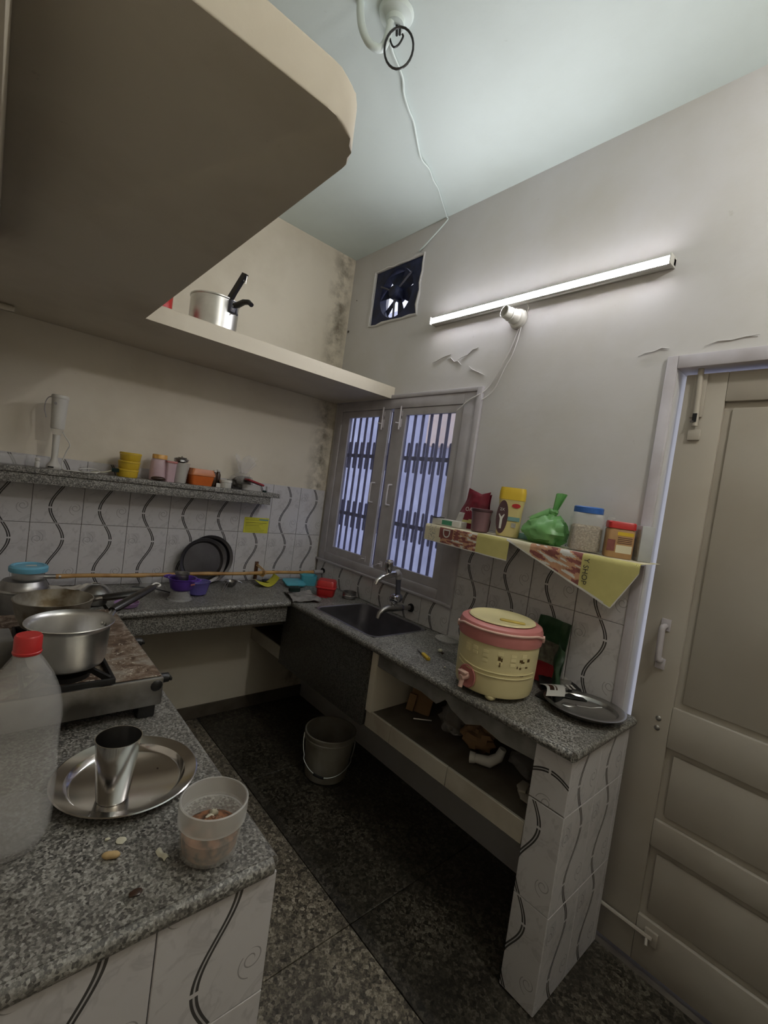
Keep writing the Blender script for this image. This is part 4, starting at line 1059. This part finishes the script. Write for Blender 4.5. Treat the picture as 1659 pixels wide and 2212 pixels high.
tag(obj('wall_clip', B().box(-.005, .005, -.006, 0, 0, .018, .001), M_pipe, loc=(-1.375, -.0082, ZS + .001)), 'small grey clip on the wall behind the cord', 'clip')
kn2 = thing('peeler', 'green and black vegetable peeler beside the yellow containers', 'peeler', (-1.300, -.120, ZS), R(-10))
obj('handle', B().tube([(-.05, 0, .006), (.0, 0, .010), (.035, 0, .026)], [.006, .008, .006], 8, flat=.5), M_onion, kn2)
obj('blade', B().prism([(.028, -.009), (.056, -.012), (.058, .012), (.030, .009)], .018, .036, .002), M_sponge, kn2)
yl = [ ]
for i, lab in enumerate(('yellow round plastic container, lowest of the stack of three', 'yellow round plastic container, middle of the stack of three', 'yellow round plastic container, topmost of the stack of three')):
    t = thing('yellow_container', lab, 'container', (-1.203 + .003 * i, -.105, ZS + .0385 * i + .0005 * i), group='stacked yellow containers')
    obj('tub', B().lathe([(0, 0), (.041, 0), (.043, .003), (.0455, .028), (0, .028)], 36), M_yellow, t)
    obj('rim', B().lathe([(.0445, .0285), (.047, .029), (.047, .036), (.045, .0382), (0, .0382)], 36), M_yellow, t)
pj = thing('screw_jar', 'pale pink see-through jar with peach screw lid', 'jar', (-1.066, -.095, ZS))
obj('jar', B().lathe([(0, 0), (.036, 0), (.040, .004), (.0405, .090), (.036, .102), (.030, .106), (0, .106)], 32, 1, .9), M_pinkjar, pj)
obj('lid', B().lathe([(.031, .1065), (.034, .107), (.034, .125), (.032, .128), (0, .128)], 32), M_peach, pj)
pb = thing('pink_container', 'pink translucent container with raised rim next to the screw jar', 'container', (-1.018, -.118, ZS))
obj('body', B().rings([[(x, y, z) for x, y in rrect(w_, w_, .010)] for w_, z in ((.040, 0), (.048, .094))]), M_pinkjar, pb)
obj('rim', B().prism(rrect(.054, .054, .012), .0945, .104, .002), M_pink, pb)
wt = thing('white_tub', 'white tapered plastic tub with crumpled foil on top', 'tub', (-.962, -.095, ZS))
obj('tub', B().lathe([(0, 0), (.028, 0), (.030, .003), (.042, .100), (.044, .102), (.040, .102), (.028, .004), (0, .003)], 32), M_whitep, wt)
tag(obj('foil_packet', B().blob((0, 0, .016), (.032, .026, .016), 16, 10, .6, 3, 14), M_steel_d, loc=(-.963, -.095, ZS + .099)), 'crumpled silver foil packet lying in the white tub', 'packet')
tag(obj('dark_soap_case', B().blob((0, 0, .011), (.034, .020, .011), 24, 12, 0), M_brown, loc=(-1.078, -.152, ZS)), 'dark glossy oval case in front of the pink jar', 'case')
ob = thing('orange_box', 'orange rectangular lunch box with a paler lid', 'box', (-.862, -.095, ZS), R(4))
obj('box', B().rings([[(x, y, z) for x, y in rrect(w_, d_, .014)] for w_, d_, z in ((.108, .08, 0), (.124, .094, .050))]), M_orange, ob)
obj('lid', B().rings([[(x, y, z) for x, y in rrect(w_, d_, .014)] for w_, d_, z in ((.130, .100, .0505), (.130, .100, .060), (.112, .082, .084))]), M_orange_l, ob)
for i, (x, y, h, lab) in enumerate(((-.791, -.105, .088, 'small brown medicine bottle standing next to the orange box'), (-.762, -.080, .092, 'small brown medicine bottle behind the white cream jar'))):
    t = thing('medicine_bottle', lab, 'bottle', (x, y, ZS), group='brown medicine bottles')
    obj('bottle', B().lathe([(0, 0), (.0125, 0), (.0135, .002), (.0135, h - .026), (.008, h - .014), (.008, h - .010), (0, h - .010)], 20), M_brown, t)
    obj('cap', B().lathe([(.009, h - .0095), (.010, h - .009), (.010, h), (0, h + .001)], 20), M_whitep, t)
cj = thing('cream_jar', 'short white plastic jar in front of the medicine bottles', 'jar', (-.735, -.128, ZS))
obj('jar', B().lathe([(0, 0), (.029, 0), (.031, .003), (.031, .030), (0, .030)], 28), M_whitep, cj)
obj('lid', B().lathe([(.032, .0305), (.0335, .031), (.0335, .042), (.031, .044), (0, .044)], 28), M_whitep, cj)
tag(obj('jar_label', B().box(-.012, .012, -.001, .001, 0, .022), M_whitep, loc=(-.775, -.135, ZS)), 'folded white card slip beside the cream jar', 'card')
pg = thing('polythene_bag', 'tied clear polythene bag with dark contents', 'bag', (-.618, -.070, ZS + .006))
obj('contents', B().blob((0, 0, .034), (.052, .045, .034), 20, 12, .4, 2.5, 21), mat('dark_spice', (.10, .09, .08), .7, var=.4, vs=30), pg)
obj('bag', B().blob((0, 0, .045), (.060, .050, .045), 22, 14, .4, 2.4, 22), M_film, pg)
obj('open_top', B().surf(lambda u, v: ((.014 + .046 * v + .010 * math.sin(u * 31)) * math.cos(2 * PI * u) + .012 * v, (.010 + .024 * v) * math.sin(2 * PI * u), .086 + v * (.080 + .025 * math.sin(u * 19))), 30, 6, .0005), M_film, pg)
rl = thing('red_lid_box', 'clear box with a loose red lid at the shelf end', 'box', (-.590, -.140, ZS), R(3))
obj('box', B().rings([[(x, y, z) for x, y in rrect(w_, d_, .010)] for w_, d_, z in ((.088, .055, 0), (.096, .060, .034), (.093, .057, .034), (.085, .052, .003))]), M_clearp2, rl)
obj('lid', B().prism(rrect(.104, .066, .012), .0, .009, .002), M_red_dk, rl, (.012, 0, .0455), (0, R(14), 0))
tag(obj('bottle_cap', B().lathe([(0, 0), (.012, 0), (.012, .008), (.010, .010), (0, .010)], 16), M_sponge, loc=(-.505, -.130, ZS)), 'dark green cap at the very end of the granite shelf', 'cap')
tag(obj('clip_stand', B().box(-.005, .005, -.005, .005, 0, .034, .001), M_pipe, loc=(-.480, -.105, ZS)), 'thin grey peg standing at the end of the granite shelf', 'peg')

# ================================================================== on the loft
pk = thing('pressure_cooker', 'aluminium pressure cooker with black handles on the loft', 'pressure cooker', (-1.005, -.440, 2.0435), R(-66))
obj('pot', B().lathe([(0, 0), (.094, 0), (.100, .005), (.101, .128), (.104, .131), (.104, .136), (.098, .137), (.096, .130), (.096, .008), (0, .006)], 48), M_alu, pk)
obj('bracket', B().box(.094, .116, -.020, .020, .078, .128, .003), M_iron, pk)
for dz in (.09, .104, .118):
    obj('rivet', B().blob((0, 0, 0), (.003, .003, .003), 8, 6, 0), M_whitep, pk, (.1165, -.010, dz))
obj('body_handle', B().tube([(.112, 0, .108), (.135, 0, .112), (.165, 0, .122), (.192, 0, .120), (.208, 0, .108)], [.013, .015, .014, .013, .012], 12, flat=.8), M_bakelite, pk)
obj('lid_handle', B().rings([[(.090 + .075 * t + q[0], q[1] - .01, .128 + .108 * t + q[2]) for q in ((-.012, -.008, .004), (.010, -.008, -.004), (.010, .008, -.004), (-.012, .008, .004))] for t in (0, .3, .8, 1.0)]), M_bakelite, pk)
obj('lid_handle_loop', B().tube([(.156, -.012, .236), (.176, -.012, .225), (.172, -.010, .195), (.160, -.010, .205)], .002, 6, True), M_steel, pk)
obj('lid_stay', B().rings([[(.055 + .058 * t + q[0], .022 + q[1], .120 + .100 * t + q[2]) for q in ((-.010, -.004, .004), (.008, -.004, -.004), (.008, .004, -.004), (-.010, .004, .004))] for t in (0, .5, .9, 1.0)]), mat('brown_steel_strip', (.12, .09, .07), .4, .6), pk)
obj('valve_stub', B().tube([(.112, .012, .100), (.120, .010, .078), (.126, .008, .072)], .005, 8), M_iron, pk)
tag(obj('red_tin', B().lathe([(0, 0), (.055, 0), (.058, .003), (.058, .082), (.056, .086), (.05, .088), (0, .088)], 36), M_red, loc=(-1.238, -.450, 2.0435)), 'red round tin on the loft beside the pressure cooker', 'tin')
tag(obj('pipe_stub', B().tube([(-1.76, -.14, 1.962), (-1.70, -.14, 1.962), (-1.668, -.14, 1.962)], [.012, .012, .010], 10), M_back), 'short painted pipe stub under the loft slab', 'pipe')

# ================================================================== newspaper-lined shelf on the window wall
ps = thing('wall_shelf', 'thin wall shelf under newspaper beside the window', 'shelf', (0, 0, 0))
ZN = 1.3300
obj('shelf_board', B().box(-.178, -.009, -1.985, -1.115, ZN - .012, ZN - .001, .001), M_jamb, ps)
for y_ in (-1.30, -1.80):
    obj('bracket', B().box(-.15, -.009, y_ - .008, y_ + .008, ZN - .022, ZN - .0125).box(-.020, -.009, y_ - .008, y_ + .008, ZN - .09, ZN - .022), M_jamb, ps)
MP = [M_paper, M_pr_yel, M_pr_mar, M_pr_tan, M_pr_grey, M_paper_w]
def sheet(ya, yb, drop):
    def fn(u, v):
        y = ya + (yb - ya) * u
        ln = .172 + drop(u)
        s_ = v * ln
        e = .172
        wv = .0012 * math.sin(u * 21) + .001 * noise.noise(Vector((u * 8, v * 6, ya)))
        if s_ < e:
            return (-.010 - s_, y, ZN + .0012 + abs(wv) * .4)
        k_ = s_ - e
        return (-.1835 - .004 * min(1, k_ / .01) - .05 * k_ * (.4 + .6 * u) + wv, y - .02 * k_, ZN + .001 - k_)
    return fn
dr1 = lambda u: .072 + .012 * u
n1 = thing('newspaper', 'newspaper sheet with maroon and yellow print hanging over the shelf beside the window', 'newspaper', (0, 0, 0))
def cls1(u, v):
    k_ = v * (.172 + dr1(u)) - .172
    if k_ < -.012: return 0
    if k_ > dr1(u) - .004: return 5
    if u < .19: return 4 if (.05 < u < .14 and noise.noise(Vector((u * 60, v * 90, 0))) > .25) else 0
    if .20 < u < .37 and .004 < k_ < .050: return 2
    if u > .66: return 1
    q = noise.noise(Vector((u * 13, v * 26, 5)))
    if u > .36 and k_ > .004: return 2 if q > .08 else (3 if q > -.25 else 5)
    if u > .22 and k_ >= .050: return 2 if q > .0 else 3
    return 0
obj('sheet', B().surf(sheet(-1.118, -1.562, dr1), 90, 60, .0004, cls1), MP, n1)
text('lettering', 'D', .058, M_paper_w, n1, *DOWN_X, (-.1905, -1.246, ZN - .026))
dr2 = lambda u: (.006 + .150 * (u / .86)) if u < .86 else (.156 - .125 * ((u - .86) / .14))
n2 = thing('newspaper', 'slanted newspaper sheet with yellow corner hanging over the shelf beside the door', 'newspaper', (0, 0, .0012))
def cls2(u, v):
    k_ = v * (.172 + dr2(u)) - .172
    if k_ < -.03: return 0
    if k_ > dr2(u) - .006: return 5
    if u > .63: return 1
    q = noise.noise(Vector((u * 9, v * 17, 2)))
    if .22 < u < .62: return 2 if q > .12 else (3 if q > -.2 else 5)
    return 0
obj('sheet', B().surf(sheet(-1.548, -2.030, dr2), 96, 80, .0004, cls2), MP, n2)
text('lettering', 'Y SHOP', .026, M_ink, n2, *DOWN_X, (-.1935, -1.868, ZN - .055))

ZB = ZN + .0042
gk = thing('small_carton', 'small green and white carton lying at the window end of the shelf', 'carton', (-.138, -1.212, ZB), R(4))
obj('carton', B().box(-.028, .028, -.075, .075, 0, .028, .001), M_whitep, gk)
obj('print_band', B().box(-.0286, -.028, -.035, .02, .004, .024), mat('green_print', srgb(70, 140, 110), .5), gk)
obj('flap', B().box(-.029, .027, .050, .076, .0281, .032), M_black, gk)
og = thing('oats_bag', 'crumpled maroon foil bag of oats on the newspaper shelf', 'bag', (-.058, -1.268, ZB + .0005), R(-90))
def ofn(u, v):
    w_ = .182 - .06 * v + .012 * math.sin(v * 6)
    bl = .032 * math.sin(PI * u) * (1 - v) ** .5 + .004 * noise.noise(Vector((u * 5, v * 6, 7)))
    top = .018 * (2 * abs(u - .62)) if v > .8 else 0
    return ((u - .5) * w_ + .025 * v, -bl, v * .160 + top * (v - .8) * 5 if v > .8 else v * .160)
def ocls(u, v):
    if v < .30 and u > .30 and abs(v - .12 - u * .16) < .05: return 1
    if v < .42 and u < .30: return 2
    return 0
obj('bag_front', B().surf(ofn, 26, 26, .0012, ocls), [M_maroon, M_pr_yel, M_paper_w], og)
obj('bag_back', B().surf(lambda u, v: (lambda p: (p[0], .012 - p[1] * .4, p[2] * .94))(ofn(u, v)), 14, 14, .0012), M_maroon, og)
text('lettering', 'OATS', .026, M_paper_w, og, (1, 0, .0), (0, 0, 1), (0, -1, 0), (.020, -.0345, .086))
mu = thing('brown_cup', 'mauve brown plastic jar with dark lid in front of the oats bag', 'jar', (-.128, -1.372, ZB))
obj('jar', B().lathe([(0, 0), (.032, 0), (.036, .004), (.038, .05), (.042, .086), (0, .086)], 28), M_mauve, mu)
obj('lid', B().lathe([(.043, .0865), (.045, .087), (.045, .096), (.042, .098), (0, .098)], 28), M_choc, mu)
hl = thing('drink_jar', 'tall tapered drink mix jar with yellow top and brown side', 'jar', (-.085, -1.482, ZB), R(-62))
lev = [(.088, .060, 0), (.094, .064, .01), (.090, .062, .06), (.092, .063, .10), (.102, .070, .150)]
obj('jar', B().rings([[(x, y, z) for x, y in rrect(a_, c_, .020)] for a_, c_, z in lev], True), mat('pale_yellow_plastic', srgb(204, 188, 130), .4, var=.08), hl)
obj('lid', B().rings([[(x, y, z) for x, y in rrect(a_, c_, .020)] for a_, c_, z in ((.104, .072, .1505), (.104, .072, .182), (.098, .066, .200))], True), M_yellow, hl)
obj('jar_label', B().prism([(.023 * math.cos(t) - .028, .068 * math.sin(t) + .078) for t in [2 * PI * i / 28 for i in range(28)]], 0, .0012), M_choc, hl, (0, -.0345, 0), (R(90), 0, 0))
obj('figure_print', B().prism([(-.034, .03), (-.026, .03), (-.025, .07), (-.018, .088), (-.021, .090), (-.030, .078), (-.039, .090), (-.042, .088), (-.035, .07)], 0, .0006), M_paper_w, hl, (0, -.0364, 0), (R(90), 0, 0))
text('lettering', '2X', .016, M_paper_w, hl, (1, 0, 0), (0, 0, 1), (0, -1, 0), (-.030, -.0368, .108))
obj('red_badge', B().prism([(.017 * math.cos(t) + .022, .009 * math.sin(t) + .128) for t in [2 * PI * i / 20 for i in range(20)]], 0, .0015), M_red, hl, (0, -.0350, 0), (R(90), 0, 0))
obj('bar_mark', B().box(.012, .030, -.0345, -.0335, .040, .058), M_pr_grey, hl)
obj('blue_band', B().box(-.005, .042, -.0345, -.0330, .066, .082), M_teal, hl)
tag(obj('dark_box', B().box(-.03, .03, -.055, .055, 0, .022, .002), M_teal, loc=(-.045, -1.572, ZB)), 'flat teal box against the wall beside the drink jar', 'box')
pbg = thing('green_carrier_bag', 'knotted green plastic carrier bag on the newspaper shelf', 'bag', (-.098, -1.652, ZB + .0005))
obj('contents', B().blob((0, .01, .040), (.050, .058, .038), 18, 12, .3, 2, 31), M_onion, pbg)
def bfn(p, d):
    f_ = max(0, p.z - .055) / .06
    k_ = 1 - .62 * min(1, f_) ** 1.2
    return Vector((p.x * k_, p.y * k_ - .02 * f_, max(p.z, .0) + .012 * f_))
obj('bag', B().blob((0, 0, .052), (.066, .090, .060), 30, 18, .28, 3.2, 33, bfn), M_greenbag, pbg)
obj('knot', B().blob((0, -.022, .122), (.016, .02, .014), 14, 10, .4, 3, 35), M_greenbag, pbg)
obj('tail', B().surf(lambda u, v: (.012 * math.sin(u * 6.28) * (.4 + v) + (.004 * math.sin(u * 25)), -.026 - .020 * v + .020 * (u - .5) * (.4 + v) * 1.4, .122 + .075 * v - .01 * abs(u - .5)), 18, 10, .0006), M_greenbag, pbg)
obj('ear', B().surf(lambda u, v: (-.012 + .012 * math.sin(u * 5), .0 + .075 * v - .02 * u, .122 - .034 * v + .016 * math.sin(u * 4) * (1 - .4 * v)), 12, 10, .0006), M_greenbag, pbg)
oj = thing('oats_jar', 'clear jar of rolled oats with blue lid', 'jar', (-.098, -1.806, ZB), R(-56))
obj('jar', B().rings([[(x, y, z) for x, y in rrect(a_, a_ * .92, .018)] for a_, z in ((.096, 0), (.104, .006), (.106, .115), (.098, .132), (.090, .136), (.086, .134), (.100, .112), (.098, .008), (.09, .004))], True), M_clearp, oj)
obj('oats', B().rings([[(x, y, z) for x, y in rrect(a_, a_ * .92, .018)] for a_, z in ((.090, .0045), (.0965, .010), (.0965, .086), (.080, .094))], True), M_oats, oj)
obj('lid', B().lathe([(.046, .1365), (.049, .137), (.049, .156), (.046, .159), (0, .159)], 40), M_blue, oj)
rj = thing('red_lid_jar', 'square printed jar with red lid beside the oats jar', 'jar', (-.086, -1.917, ZB), R(-58))
M_pj = mat('tan_label', srgb(176, 138, 96), .45, var=.15, vs=30)
obj('jar', B().rings([[(x, y, z) for x, y in rrect(a_, a_ * .8, .012)] for a_, z in ((.080, 0), (.084, .004), (.084, .092), (.078, .098))], True), M_pj, rj)
obj('lid', B().rings([[(x, y, z) for x, y in rrect(a_, a_ * .82, .014)] for a_, z in ((.086, .0985), (.086, .118), (.080, .122))], True), M_red, rj)
obj('yellow_band', B().box(-.012, .036, -.0342, -.0330, .076, .088), M_yellow, rj)
obj('brown_print', B().box(-.040, -.016, -.0342, -.0330, .022, .060), M_pr_mar, rj)
obj('white_panel', B().box(-.012, .036, -.0342, -.0330, .018, .044), M_paper, rj)
for i in range(4):
    obj('print_line', B().box(-.010, .034, -.0342, -.0332, .050 + i * .006, .052 + i * .006), M_choc, rj)
wc = thing('white_carton', 'white carton standing beside the red lid jar near the door', 'carton', (-.048, -1.982, ZB), R(-50))
obj('carton', B().box(-.020, .020, -.026, .026, 0, .118, .001), mat('grey_white_card', srgb(178, 180, 182), .6), wc)
obj('side_print', B().box(-.0206, -.020, -.018, .010, .012, .105), M_pr_grey, wc)
tag(obj('glass_bottle', B().lathe([(0, 0), (.024, 0), (.026, .003), (.026, .10), (.014, .120), (.014, .132), (0, .132)], 24), M_clearp, loc=(-.034, -1.862, ZB)), 'clear bottle at the wall behind the red lid jar', 'bottle')
